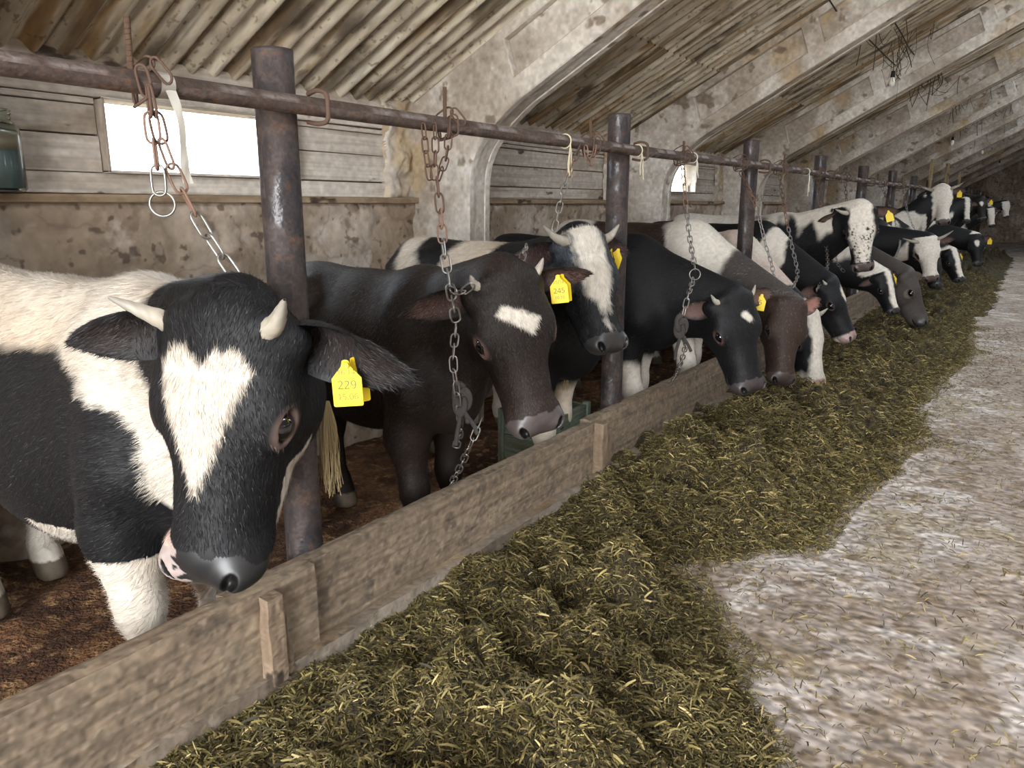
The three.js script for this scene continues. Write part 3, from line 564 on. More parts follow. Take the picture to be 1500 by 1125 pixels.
function makeCow(s) {
  const cow = thing('calf', s.label, 'calf', [s.x, STALL_Y, s.z], s.yaw ?? 0, 'cattle tied along the feed curb');
  const origin = cow.position, yaw = s.yaw ?? 0, sc = s.scale ?? 1;
  // head frame in the animal's own axes
  const H0 = toBase(s.poll, origin, yaw), NN = toBase(s.nose, origin, yaw);
  const U = NN.clone().sub(H0), hs = U.length() / 0.475 * (s.headScale ?? 1); U.normalize();
  const fa = THREE.MathUtils.degToRad(s.face) - yaw, ref = V(Math.cos(fa), s.lift ?? 0.45, Math.sin(fa));
  const W0 = ref.clone().addScaledVector(U, -ref.dot(U)).normalize();      // out of the forehead
  const S = V().crossVectors(W0, U);                                        // towards the animal's left
  const ws = hs * (s.wide ?? 1.22);
  const toH = (x, y, z) => { x -= H0.x; y -= H0.y; z -= H0.z; return [(x * U.x + y * U.y + z * U.z) / hs, (x * W0.x + y * W0.y + z * W0.z) / hs, (x * S.x + y * S.y + z * S.z) / ws]; };
  const fromH = (u, v, w) => V(H0.x + hs * (u * U.x + v * W0.x) + ws * w * S.x, H0.y + hs * (u * U.y + v * W0.y) + ws * w * S.y, H0.z + hs * (u * U.z + v * W0.z) + ws * w * S.z);
  const sl = sc * (s.long ?? 0.87), A = (x, y, z) => [x * sl, y * sc, z * sc];
  const nape = fromH(0.0, -0.075, 0).toArray(), mid = fromH(0.07, -0.11, 0).toArray(), throat = fromH(0.13, -0.19, 0).toArray();
  const legs = s.legs ?? [0.03, -0.05, 0.05, -0.06], shape = s.bulk ?? 1;
  const legPrims = [];
  for (const [k, side] of [[0, 1], [1, -1]]) {
    const d = legs[k], w = 0.135 * side;
    legPrims.push([A(0.06, 0.76, w * 1.05), A(0.0 + d * 0.3, 0.56, w), 0.115, 0.084 * (s.thick ?? 1)], [A(0.0 + d * 0.3, 0.56, w), A(0.03 + d, 0.345, w), 0.082 * (s.thick ?? 1), 0.05 * (s.thick ?? 1)], [A(0.035 + d, 0.35, w), A(0.037 + d, 0.31, w), 0.05, 0.045], [A(0.035 + d, 0.32, w), A(0.03 + d, 0.13, w), 0.036, 0.033], [A(0.03 + d, 0.125, w), A(0.035 + d, 0.095, w), 0.041, 0.04], [A(0.035 + d, 0.095, w), A(0.065 + d, 0.05, w), 0.037, 0.042], [A(0.06 + d, 0.055, w), A(0.085 + d, 0.018, w), 0.044, 0.052]);
    const e = legs[k + 2], q = 0.14 * side;
    legPrims.push([A(-0.9, 0.8, q), A(-0.8 + e * 0.4, 0.62, q * 1.05), 0.15, 0.1], [A(-0.8 + e * 0.4, 0.62, q * 1.05), A(-1.04 + e, 0.45, q * 0.95), 0.088, 0.05], [A(-1.05 + e, 0.46, q * 0.95), A(-1.03 + e, 0.4, q * 0.95), 0.053, 0.048], [A(-1.04 + e, 0.42, q * 0.95), A(-1.0 + e, 0.13, q * 0.95), 0.04, 0.036], [A(-1.0 + e, 0.13, q * 0.95), A(-0.995 + e, 0.1, q * 0.95), 0.042, 0.041], [A(-0.995 + e, 0.1, q * 0.95), A(-0.965 + e, 0.05, q * 0.95), 0.038, 0.043], [A(-0.97 + e, 0.055, q * 0.95), A(-0.945 + e, 0.018, q * 0.95), 0.045, 0.052]);
  }
  for (const l of legPrims) { l[2] *= sc; l[3] *= sc; }
  const wb = shape, deep = s.deep ?? 0;
  function body(x, y, z) {
    const X = x / sl, Y = y / sc, Z = Math.abs(z) / sc;
    let d = ell(X, Y, Z, -0.45, 0.82 - deep * 0.5, 0, 0.52, 0.315 + deep * 0.5, 0.255 * wb);
    d = smin(d, ell(X, Y, Z, -0.03, 0.87 - deep * 0.4, 0, 0.27, 0.31 + deep * 0.4, 0.205 * wb), 0.12);
    d = smin(d, ell(X, Y, Z, -0.9, 0.93, 0, 0.27, 0.235, 0.2 * wb), 0.12);
    d = smin(d, cone(X, Y, Z, [0.02, 1.09, 0], [-1.0, 1.09, 0], 0.075, 0.085), 0.1);
    d = smin(d, ell(X, Y, Z, -0.8, 1.07, 0.15, 0.06, 0.055, 0.055), 0.08);
    d = smin(d, ell(X, Y, Z, -1.08, 1.02, 0.08, 0.05, 0.05, 0.04), 0.07);
    d = smin(d, ell(X, Y, Z, -0.92, 0.8, 0.14, 0.19, 0.25, 0.085), 0.09);
    d = smin(d, cone(X, Y, Z, [-0.02, 1.04, 0.09], [0.13, 0.76, 0.15], 0.07, 0.1), 0.09);
    d = smin(d, ell(X, Y, Z, 0.16, 0.73, 0, 0.15, 0.17, 0.13), 0.1);
    return d * sc;
  }
  const tail = [A(-1.1, 1.1, 0), A(-1.19, 1.03, 0.01), A(-1.22, 0.8, 0.03), A(-1.21, 0.5, 0.02), A(-1.2, 0.3, 0.0)];
  function head(u, v, w) {
    w = Math.abs(w);
    let d = ell(u, v, w, 0.095, -0.08, 0, 0.12, 0.085, 0.09);
    d = smin(d, cone(u, v, w, [0.005, -0.03, 0], [0.012, -0.035, 0.05], 0.036, 0.03), 0.03);
    d = smin(d, ell(u, v, w, 0.13, -0.05, 0, 0.12, 0.048, 0.09), 0.04);
    d = smin(d, ell(u, v, w, 0.165, -0.06, 0.068, 0.046, 0.034, 0.03), 0.035);
    d = smin(d, cone(u, v, w, [0.17, -0.06, 0], [0.4, -0.055, 0], 0.062, 0.046, 0.95), 0.05);
    d = smin(d, cone(u, v, w, [0.16, -0.12, 0], [0.39, -0.095, 0], 0.082, 0.052, 0.92), 0.05);
    d = smin(d, ell(u, v, w, 0.425, -0.078, 0, 0.055, 0.06, 0.07), 0.035);
    d = smin(d, ell(u, v, w, 0.445, -0.07, 0.03, 0.034, 0.036, 0.034), 0.02);
    d = smin(d, cone(u, v, w, [0.12, -0.195, 0.02], [0.39, -0.135, 0.01], 0.042, 0.03), 0.05);
    d = smin(d, ell(u, v, w, 0.145, -0.145, 0.048, 0.09, 0.085, 0.04), 0.04);
    d = smin(d, ell(u, v, w, 0.405, -0.13, 0, 0.045, 0.03, 0.046), 0.02);
    d = smin(d, ell(u, v, w, 0.03, -0.08, 0.075, 0.035, 0.035, 0.03), 0.03);   // ear root
    // eye: rim of the lids, then the socket
    const ex = u - 0.178, ey = v + 0.055, ew = w - 0.087, rad = Math.sqrt(ex * ex * 0.6 + ey * ey * 2.1), ring = Math.sqrt((rad - 0.024) ** 2 + ew * ew) - 0.0068;
    d = smin(d, ring, 0.012);
    d = smax(d, -ell(u, v, w, 0.178, -0.055, 0.1, 0.031, 0.0165, 0.024), 0.006);
    // nostril and mouth
    d = smin(d, ell(u, v, w, 0.447, -0.045, 0.042, 0.03, 0.024, 0.022), 0.018);
    d = smax(d, -ell(u + (w - 0.04) * 0.5, v, w - (v + 0.04) * 0.4, 0.462, -0.032, 0.043, 0.017, 0.022, 0.0105), 0.006);
    d = smax(d, -ell(u, v - (u - 0.4) * 0.15, w, 0.44, -0.117, 0, 0.07, 0.0035, 0.09), 0.006);
    return d;
  }
  function field(x, y, z) {
    let d = body(x, y, z);
    if (y < 0.95 * sc) { const q = (x > -0.5 * sl ? 0 : 7), e0 = z > -0.09 ? 0 : 14, e1 = z < 0.09 ? 28 : 14; for (let o = e0; o < e1; o += 14) for (let i = o + q; i < o + q + 7; i++) { const l = legPrims[i]; d = smin(d, cone(x, y, z, l[0], l[1], l[2], l[3]), 0.045); } }
    if (x < -0.9 * sl) for (let i = 0; i < 4; i++) d = smin(d, cone(x, y, z, tail[i], tail[i + 1], [0.04, 0.028, 0.02, 0.03][i] * sc, [0.028, 0.02, 0.022, 0.012][i] * sc), 0.03);
    d = smin(d, cone(x, y, z, A(0.0, 1.07, 0), nape, 0.1 * sc, 0.075 * hs, 0.8), 0.09);
    d = smin(d, cone(x, y, z, A(0.06, 0.92, 0), mid, 0.19 * sc, 0.105 * hs, 0.82), 0.09);
    d = smin(d, cone(x, y, z, A(0.17, 0.76, 0), throat, 0.12 * sc, 0.062 * hs, 0.75), 0.09);
    const h = toH(x, y, z);
    if (h[0] > -0.2 && h[0] < 0.65 && h[1] > -0.4 && h[1] < 0.2 && h[2] > -0.3 && h[2] < 0.3) d = smin(d, head(h[0], h[1], h[2]) * hs, 0.035);
    return Math.max(d, -y + 0.002);
  }
  const reachX = [-1.3 * sc, Math.max(0.4 * sc, H0.x, NN.x) + 0.22], reachZ = [Math.min(-0.34 * sc, H0.z, NN.z) - (H0.z < -0.1 || NN.z < -0.1 ? 0.2 : 0), Math.max(0.34 * sc, H0.z, NN.z) + (H0.z > 0.1 || NN.z > 0.1 ? 0.2 : 0)];
  const hB = s.cell, hH = s.headCell, m = hB / hs * 1.3;
  const inHead = (x, y, z) => { const h = toH(x, y, z); return h[0] > -0.06 + m && h[0] < 0.53 && h[1] > -0.25 + m && h[1] < 0.06 && Math.abs(h[2]) < 0.15 - m; };
  const nb = surfaceNet(field, [reachX[0], -0.02, reachZ[0]], [reachX[1], Math.max(1.3 * sc, H0.y + 0.1), reachZ[1]], hB, inHead);
  const fieldH = (u, v, w) => { const p = fromH(u, v, w); return field(p.x, p.y, p.z) / hs; };
  const nh = surfaceNet(fieldH, [-0.06, -0.25, -0.15], [0.53, 0.06, 0.15], hH / hs);
  for (let i = 0; i < nh.pos.length; i += 3) { const p = fromH(nh.pos[i], nh.pos[i + 1], nh.pos[i + 2]); nh.pos[i] = p.x; nh.pos[i + 1] = p.y; nh.pos[i + 2] = p.z; }
  const nbv = nb.pos.length / 3; const pos = nb.pos.concat(nh.pos), flipH = nh.idx.map((_, i, q) => q[i % 3 === 0 ? i : i % 3 === 1 ? i + 1 : i - 1]), idx = nb.idx.concat(flipH.map((i) => i + nbv)), nor = [], col = [], pad = [];
  const e = 0.004, cc = [0, 0, 0];
  for (let i = 0; i < pos.length; i += 3) {
    let x = pos[i], y = pos[i + 1], z = pos[i + 2], gx, gy, gz;
    gx = field(x + e, y, z) - field(x - e, y, z); gy = field(x, y + e, z) - field(x, y - e, z); gz = field(x, y, z + e) - field(x, y, z - e);
    const L = Math.hypot(gx, gy, gz) || 1; nor.push(gx / L, gy / L, gz / L);
    const h = toH(x, y, z), isHead = h[0] > -0.03 && h[1] > -0.27 && Math.abs(h[2]) < 0.16 && h[0] < 0.6;
    const X = x / sl, Y = y / sc, Z = z / sc;
    let k = isHead && s.headCoat ? s.headCoat(h[0], h[1], h[2], X, Y, Z) : s.coat(X, Y, Z, h);
    let wet = 0;
    if (isHead) {
      const n = 0.012 * noise3(h[0] * 40, h[1] * 40, h[2] * 40);
      const aw = Math.abs(h[2]);
      if (h[0] + n > 0.412 + 0.6 * Math.max(0, aw - 0.055) && h[1] > -0.11) { k = typeof s.noseColor === 'function' ? s.noseColor(h[0], h[1], h[2]) : s.noseColor ?? [0.035, 0.032, 0.034]; wet = 1; }
      const nd = ell(h[0] + (aw - 0.04) * 0.5, h[1], aw - (h[1] + 0.04) * 0.4, 0.462, -0.032, 0.043, 0.017, 0.022, 0.0105); if (nd < 0.002) k = [0.006, 0.005, 0.005];
      const er = Math.hypot((h[0] - 0.178) * 0.8, (h[1] + 0.055) * 1.25, (Math.abs(h[2]) - 0.092)); if (er < 0.038) k = mix3(s.lid ?? [0.05, 0.034, 0.03], k, sstep(0.027, 0.038, er));
    }
    if (Y < 0.075) { k = [0.14, 0.11, 0.08]; }
    const g = 0.88 + 0.24 * (0.5 + noise3(x * 55, y * 55, z * 55)); col.push(k[0] * g, k[1] * g, k[2] * g); pad.push(wet);
  }
  // ears: cupped leaves joined to the skin
  const earInner = s.earInner ?? [0.10, 0.055, 0.045], earCoat = s.earCoat ?? [0.012, 0.012, 0.013];
  const earTips = {}, earFronts = {};
  for (const side of [-1, 1]) {
    const spec = (side > 0 ? s.earLeft : s.earRight) ?? { dir: [0.12, -0.25, 1], open: [0.35, 1, 0] };
    const d = V(spec.dir[0], spec.dir[1], spec.dir[2]).normalize(), o = V(...spec.open); o.addScaledVector(d, -o.dot(d)).normalize(); const b = V().crossVectors(d, o);
    const L = (spec.len ?? 0.19), Wd = (spec.width ?? 0.115), nt = s.headCell < 0.006 ? 22 : 10, na = s.headCell < 0.006 ? 16 : 8, base = pos.length / 3;
    const P3 = (t, a, off) => {
      const pr = Math.pow(Math.sin(Math.PI * Math.pow(t * 0.9 + 0.1, 0.8)), 0.75), hw = Wd / 2 * Math.max(pr, 0.04), cup = lerp(1.5, 0.35, sstep(0, 0.6, t));
      const nn = cup * hw * (a * a - 1) * 0.9 + off * 0.008 * Math.sqrt(Math.max(0, 1 - a * a)) + (spec.curl ?? -0.03) * t * t, aa = a * hw * (1 - 0.25 * (1 - t));
      const q = d.clone().multiplyScalar(t * L - 0.012).addScaledVector(b, aa).addScaledVector(o, nn);
      return fromH(0.032 + q.x, -0.08 + q.y, side * (0.082 + q.z));
    };
    for (const off of [1, -1]) for (let j = 0; j <= nt; j++) for (let i = 0; i <= na; i++) {
      const t = j / nt, a = i / na * 2 - 1, p = P3(t, a, off); pos.push(p.x, p.y, p.z);
      const n1 = noise3(t * 9, a * 4, side * 3 + off), inner = off > 0 ? sstep(0.95, 0.55, Math.abs(a) + 0.25 * n1) * sstep(0.02, 0.15, t) * sstep(0.98, 0.75, t + 0.1 * n1) : 0, k = mix3(earCoat, earInner, inner); col.push(...k); nor.push(0, 0, 0); pad.push(0);
      if (j === Math.round(nt * 0.55) && i === na / 2) (off > 0 ? earFronts : earTips)[side] = p;
    }
    const nn = (nt + 1) * (na + 1);
    for (const off of [0, 1]) for (let j = 0; j < nt; j++) for (let i = 0; i < na; i++) { const q = base + off * nn + j * (na + 1) + i, r = q + na + 1; const f = (off === 0) !== (side > 0); if (f) idx.push(q, q + 1, r, q + 1, r + 1, r); else idx.push(q, r, q + 1, q + 1, r, r + 1); }
  }
  // skin geometry: coat and wet nose
  const order = [[], []]; for (let i = 0; i < idx.length; i += 3) order[pad[idx[i]] + pad[idx[i + 1]] + pad[idx[i + 2]] > 1 ? 1 : 0].push(idx[i], idx[i + 1], idx[i + 2]);
  const g = new THREE.BufferGeometry(); g.setAttribute('position', new THREE.Float32BufferAttribute(pos, 3)); g.setIndex(order[0].concat(order[1]));
  g.computeVertexNormals(); const cn = g.attributes.normal; for (let i = 0; i < nor.length; i += 3) if (nor[i] || nor[i + 1] || nor[i + 2]) cn.setXYZ(i / 3, nor[i], nor[i + 1], nor[i + 2]);
  g.setAttribute('color', new THREE.Float32BufferAttribute(col, 3)); g.addGroup(0, order[0].length, 0); g.addGroup(order[0].length, order[1].length, 1);
  mesh('body', g, [coatM, noseM], cow);
  // eyes
  for (const side of [-1, 1]) { const p = fromH(0.178, -0.056, side * 0.083); const em = mesh('eye', new THREE.SphereGeometry(0.0275 * hs, 16, 12), eyeM, cow); em.position.copy(p); }
  // horns
  for (const [k, side] of [[0, -1], [1, 1]]) {
    const h = s.horns?.[k]; if (!h) continue;
    const c = new THREE.CatmullRomCurve3(h.pts.map(([u, v, w]) => fromH(u, v, side * w))), hg = new THREE.TubeGeometry(c, 14, 1, 10), p = hg.attributes.position, q = [];
    for (let i = 0; i < p.count; i++) { const t = Math.floor(i / 11) / 14, o = c.getPoint(t), r = h.r * hs * (t > 0.999 ? 0.1 : Math.pow(1 - t, 0.7) * 0.92 + 0.08) * (1 + 0.05 * Math.sin(t * 50)); p.setXYZ(i, o.x + (p.getX(i) - o.x) * r, o.y + (p.getY(i) - o.y) * r, o.z + (p.getZ(i) - o.z) * r); const k2 = t < 0.5 ? mix3(HORNC[0], HORNC[1], t * 2) : mix3(HORNC[1], HORNC[2], t * 2 - 1), n = 0.8 + 0.4 * (0.5 + noise3(i * 0.7, t * 20, 1)); q.push(k2[0] * n, k2[1] * n, k2[2] * n); }
    hg.setAttribute('color', new THREE.Float32BufferAttribute(q, 3)); hg.computeVertexNormals(); mesh('horn', hg, hornM, cow);
  }
  // ear tags: a plate each side of the ear, hanging
  for (const t of s.tags ?? []) {
    const p = (earFronts[t.side]).clone().add(V(...(t.shift ?? [0, 0, 0])));
    for (const back of [0, 1]) {
      if (back && t.single) continue;
      const m2 = mesh('ear_tag', tagGeo, back ? tagM : t.mat ?? tagM, cow); m2.position.copy(p); m2.scale.setScalar(t.size ?? 1);
      const f = THREE.MathUtils.degToRad(90 - t.face) - yaw; m2.rotation.set(t.tilt ?? 0, f + back * (t.spread ?? 0.5), t.roll ?? 0, 'YXZ'); m2.position.add(V(Math.sin(f), 0, Math.cos(f)).multiplyScalar(back ? -0.014 : 0.012)); m2.position.y -= 0.006;
      if (back) m2.position.add(V(Math.cos(f), -0.004, -Math.sin(f)).multiplyScalar(0.012));
      else { const bt = mesh('button', buttonGeo, tagM, m2); bt.position.set(0, 0.006, 0.004); bt.userData.label = 'yellow tag button'; }
      m2.userData.label = back ? 'yellow rear plate of the ear tag' : 'yellow plastic ear tag with faded handwriting';
    }
  }
  // short coat hairs, one sliver each, lying along the skin
  if (s.hairs) {
    const tri = order[0], acc = new Float32Array(tri.length / 3); let tot = 0; const a = V(), b = V(), c = V(), n = V();
    const camL = toBase(V(0, EYE, 0), origin, yaw);
    for (let i = 0; i < tri.length; i += 3) {
      a.fromArray(pos, tri[i] * 3); b.fromArray(pos, tri[i + 1] * 3); c.fromArray(pos, tri[i + 2] * 3); b.sub(a); c.sub(a); n.crossVectors(b, c); let w = n.length();
      if (a.y < 0.12) w = 0; const h = toH(a.x, a.y, a.z); if (h[0] > 0.4 && Math.abs(h[2]) < 0.2) w = 0; if (h[0] > -0.06 && Math.abs(h[2]) < 0.4 && h[0] < 0.5 && h[1] > -0.3) w *= s.headHair ?? 2;
      tot += w; acc[i / 3] = tot;
    }
    const hp = [], hn = [], hc = []; const q = V(), dir = V(), sd = V();
    for (let k = 0; k < s.hairs; k++) {
      let lo = 0, hi = acc.length - 1; const t = rand() * tot; while (lo < hi) { const md = lo + hi >> 1; if (acc[md] < t) lo = md + 1; else hi = md; }
      const i0 = tri[lo * 3], i1 = tri[lo * 3 + 1], i2 = tri[lo * 3 + 2]; let r1 = rand(), r2 = rand(); if (r1 + r2 > 1) { r1 = 1 - r1; r2 = 1 - r2; }
      q.fromArray(pos, i0 * 3).multiplyScalar(1 - r1 - r2); q.addScaledVector(a.fromArray(pos, i1 * 3), r1).addScaledVector(a.fromArray(pos, i2 * 3), r2);
      n.set(cn.getX(i0), cn.getY(i0), cn.getZ(i0)); const h = toH(q.x, q.y, q.z), onHead = h[0] > -0.05 && h[1] > -0.3 && Math.abs(h[2]) < 0.16 && h[0] < 0.5;
      if (onHead) { const er = Math.hypot(h[0] - 0.178, h[1] + 0.055, Math.abs(h[2]) - 0.092); if (er < 0.036) continue; dir.copy(U).multiplyScalar(h[0] > 0.1 ? 1 : -1).addScaledVector(S, Math.sign(h[2]) * 0.25); } else if (h[0] > -0.1 && Math.abs(h[2]) > 0.1 && Math.abs(h[2]) < 0.4) dir.copy(S).multiplyScalar(Math.sign(h[2])).addScaledVector(U, 0.4); else dir.set(-0.75, -0.65, 0);
      dir.x += rr(-0.35, 0.35); dir.y += rr(-0.35, 0.35); dir.z += rr(-0.35, 0.35); dir.addScaledVector(n, -dir.dot(n)).normalize();
      const kr = col[i0 * 3], white = kr > 0.15, len = (onHead ? rr(0.008, 0.018) : rr(0.012, 0.028)) * (white ? 1.35 : 0.9) * (s.hairLen ?? 1), rise = rr(0.08, 0.32);
      dir.addScaledVector(n, rise).normalize(); sd.crossVectors(dir, n).normalize().multiplyScalar(s.hairWidth ?? 0.0009);
      hp.push(q.x - sd.x, q.y - sd.y, q.z - sd.z, q.x + sd.x, q.y + sd.y, q.z + sd.z, q.x + dir.x * len, q.y + dir.y * len, q.z + dir.z * len);
      const tone = white ? rr(0.8, 1.2) : rand() < 0.25 ? rr(2, 5) : rr(0.6, 2.2); n.x += rr(-0.45, 0.45); n.y += rr(-0.45, 0.45); n.z += rr(-0.45, 0.45); n.normalize(); for (let v = 0; v < 3; v++) { hn.push(n.x, n.y, n.z); hc.push(col[i0 * 3] * tone, col[i0 * 3 + 1] * tone, col[i0 * 3 + 2] * tone); }
    }
    const fg = new THREE.BufferGeometry(); fg.setAttribute('position', new THREE.Float32BufferAttribute(hp, 3)); fg.setAttribute('normal', new THREE.Float32BufferAttribute(hn, 3)); fg.setAttribute('color', new THREE.Float32BufferAttribute(hc, 3));
    mesh('fur', fg, furM, cow).userData.kind = 'stuff';
  }
  return { cow, fromH: (u, v, w) => cow.localToWorld(fromH(u, v, w)) };
}
// a head given by two pixels: the muzzle at a known height, the poll one head length away from it
function headAt(poll, nose, noseY, len = 0.49, far = true) {
  const N = at(nose[0], nose[1], noseY < -2 ? { z: noseY } : { y: noseY }), o = V(0, EYE, 0), d = at(poll[0], poll[1], { left: 1 }).sub(o), m = o.clone().sub(N);
  const a = d.dot(d), b = 2 * d.dot(m), c = m.dot(m) - len * len, D = b * b - 4 * a * c;
  return { nose: N, poll: d.multiplyScalar((-b + (D > 0 ? (far ? 1 : -1) * Math.sqrt(D) : 0)) / (2 * a)).add(o) };
}
// ---------------------------------------------------------------- the animals, from the nearest on
const BLACK = [0.0065, 0.0065, 0.0075], SEAL = [0.0125, 0.009, 0.0075], WHITE = [0.66, 0.60, 0.52], CREAM = [0.58, 0.46, 0.34], BROWN = [0.036, 0.022, 0.016], TAUPE = [0.05, 0.042, 0.037], PINK = [0.62, 0.45, 0.38];
const edge = (d, soft = 0.02) => clamp(0.5 + d / soft);
const blob = (x, y, cx, cy, rx, ry, n) => 1 - Math.hypot((x - cx) / rx, (y - cy) / ry) + n;
const nz = (x, y, z, f, seed) => fbm3(x * f + seed, y * f, z * f - seed, 3);
const horn = (reach, up, fwd, r = 0.024) => ({ r, pts: [[0.025, -0.035, 0.05], [0.02 - up * 0.3, -0.035 + fwd * 0.3, 0.075 + reach * 0.4], [0.01 - up, -0.035 + fwd, 0.08 + reach]] });
const herd = [];
// white-faced calf in front: black with a white wedge on the forehead, white back, foreleg and chest
herd.push(makeCow({
  label: 'black and white calf with a white heart on its forehead, tag 229 in its ear', x: -1.9, z: -1.13, yaw: 0, scale: 1.01, long: 1.04, deep: 0.13, ...headAt([303, 460], [270, 866], 0.6, 0.5), face: 74, lift: 0.5, wide: 1.42, thick: 1.2, cell: 0.012, headCell: 0.0042, hairs: 130000, headHair: 2.5,
  legs: [0.0, -0.1, 0.05, -0.08], earInner: [0.017, 0.0135, 0.013], lid: [0.07, 0.045, 0.038],
  headCoat: (u, v, w, x, y, z) => {
    const half = u < 0.09 ? lerp(0.045, 0.062, (u - 0.05) / 0.04) : 0.062 * Math.pow(clamp((0.30 - u) / 0.21), 0.8), notch = 0.062 + 0.03 * Math.max(0, 1 - Math.abs(w) / 0.02);
    let t = u > 0.02 && v > -0.09 ? edge(half - Math.abs(w) + 0.008 * noise3(u * 60, v * 30, w * 90), 0.012) * edge(u - notch + 0.01 * noise3(w * 90, 2, 0), 0.014) * (u < 0.31 ? 1 : 0) : 0;
    let k = mix3(BLACK, mix3(WHITE, CREAM, 0.25 + 0.3 * noise3(u * 20, w * 20, 3)), t);
    const sp = blob(u, w, 0.42, -0.052, 0.034, 0.022, 0.3 * noise3(u * 60, v * 60, w * 60)); if (v > -0.08 && sp > 0) k = mix3(k, PINK, edge(sp, 0.3));
    const ch = blob(u, v, 0.30, -0.16, 0.09, 0.028, 0.3 * noise3(u * 50, v * 50, w * 50)); if (w > 0.02 && ch > 0) k = mix3(k, WHITE, edge(ch, 0.2));
    return k;
  },
  coat: (x, y, z, h) => {
    const n = nz(x, y, z, 4, 1), nearHead = Math.hypot(h[0] - 0.02, h[1] + 0.06, h[2]) + 0.25 * n;
    let b = edge(0.235 - nearHead, 0.05);
    b = Math.max(b, edge(blob(x, y, 0.06, 0.7, 0.19, 0.25, 0.5 * n), 0.06));
    b = Math.max(b, edge(Math.min(0.99 - y + 0.14 * n, 0.02 - x + 0.1 * n, y - 0.36), 0.03));
    if (y < 0.5 && x > -0.4) b = 0;
    return mix3(mix3(WHITE, CREAM, clamp(0.35 + 1.2 * nz(x, y, z, 3, 5)) * (y > 0.9 ? 1 : 0.25)), BLACK, b);
  },
  noseColor: (u, v, w) => (blob(v, w, -0.06, -0.05, 0.06, 0.036, 0.7 * noise3(u * 60, v * 60, w * 60)) > 0 ? [0.36, 0.29, 0.27] : [0.011, 0.011, 0.0125]),
  horns: [{ r: 0.024, pts: [[0.03, -0.045, 0.055], [0.012, -0.03, 0.1], [-0.012, 0.0, 0.15]] }, { r: 0.026, pts: [[0.03, -0.045, 0.05], [0.005, -0.02, 0.085], [-0.035, 0.02, 0.115]] }],
  earRight: { dir: [0.4, 0.3, 1], open: [0.6, 0.9, -0.3], len: 0.19, width: 0.125 }, earLeft: { dir: [0.42, -0.35, 1], open: [0.5, 0.8, 0.2], len: 0.18, width: 0.13 },
  tags: [{ side: 1, face: 52, mat: writtenTag([['16 14', 140, 60], ['229', 260, 96], ['15.06', 350, 70]]), roll: 0.04, shift: [-0.01, -0.005, 0.02], size: 1.02 }],
}));
// brown-black calf with a short white mark
herd.push(makeCow({
  label: 'brown-black calf with a slanting white mark on its forehead, tag 245 in its ear', x: -1.88, z: -2.22, yaw: -0.08, long: 0.72, scale: 0.97, ...headAt([748, 405], [803, 636], 0.6, 0.49), face: 26, lift: 0.45, cell: 0.013, headCell: 0.0045, hairs: 90000, hairLen: 0.75, headHair: 2.2,
  legs: [0.02, -0.08, 0.04, -0.06], bulk: 0.95,
  headCoat: (u, v, w) => { const q = (w + 0.008) * 0.75 + (u - 0.12) * 0.62, r = (u - 0.12) * 0.75 - (w + 0.008) * 0.62, t = v > -0.09 ? edge(Math.min(0.05 - Math.abs(q), 0.02 - Math.abs(r) + q * 0.12) + 0.006 * noise3(u * 70, v * 40, w * 70), 0.01) : 0; return mix3(mix3(SEAL, BROWN, 0.4 * sstep(0.2, 0.4, u)), WHITE, t); },
  coat: (x, y, z) => mix3(SEAL, BROWN, clamp(0.3 + nz(x, y, z, 4, 9)) * 0.5),
  noseColor: [0.075, 0.06, 0.058], lid: [0.12, 0.07, 0.06], earInner: [0.06, 0.036, 0.03], earCoat: SEAL, wide: 1.28,
  horns: [{ r: 0.02, pts: [[0.02, -0.035, 0.055], [0.0, -0.025, 0.08], [-0.03, -0.005, 0.092]] }, { r: 0.02, pts: [[0.02, -0.035, 0.055], [0.0, -0.025, 0.08], [-0.03, -0.005, 0.092]] }],
  earRight: { dir: [0.1, -0.2, 1], open: [0.45, 0.9, 0], len: 0.175, width: 0.115 }, earLeft: { dir: [0.22, 0.1, 1], open: [0.6, 0.8, -0.3], len: 0.17, width: 0.1 },
  tags: [{ side: 1, face: 62, mat: writtenTag([['11/14', 140, 62], ['245', 270, 96], ['10.10', 350, 56]]), roll: 0.12, size: 1.05, shift: [0, 0, 0.03] }],
}));
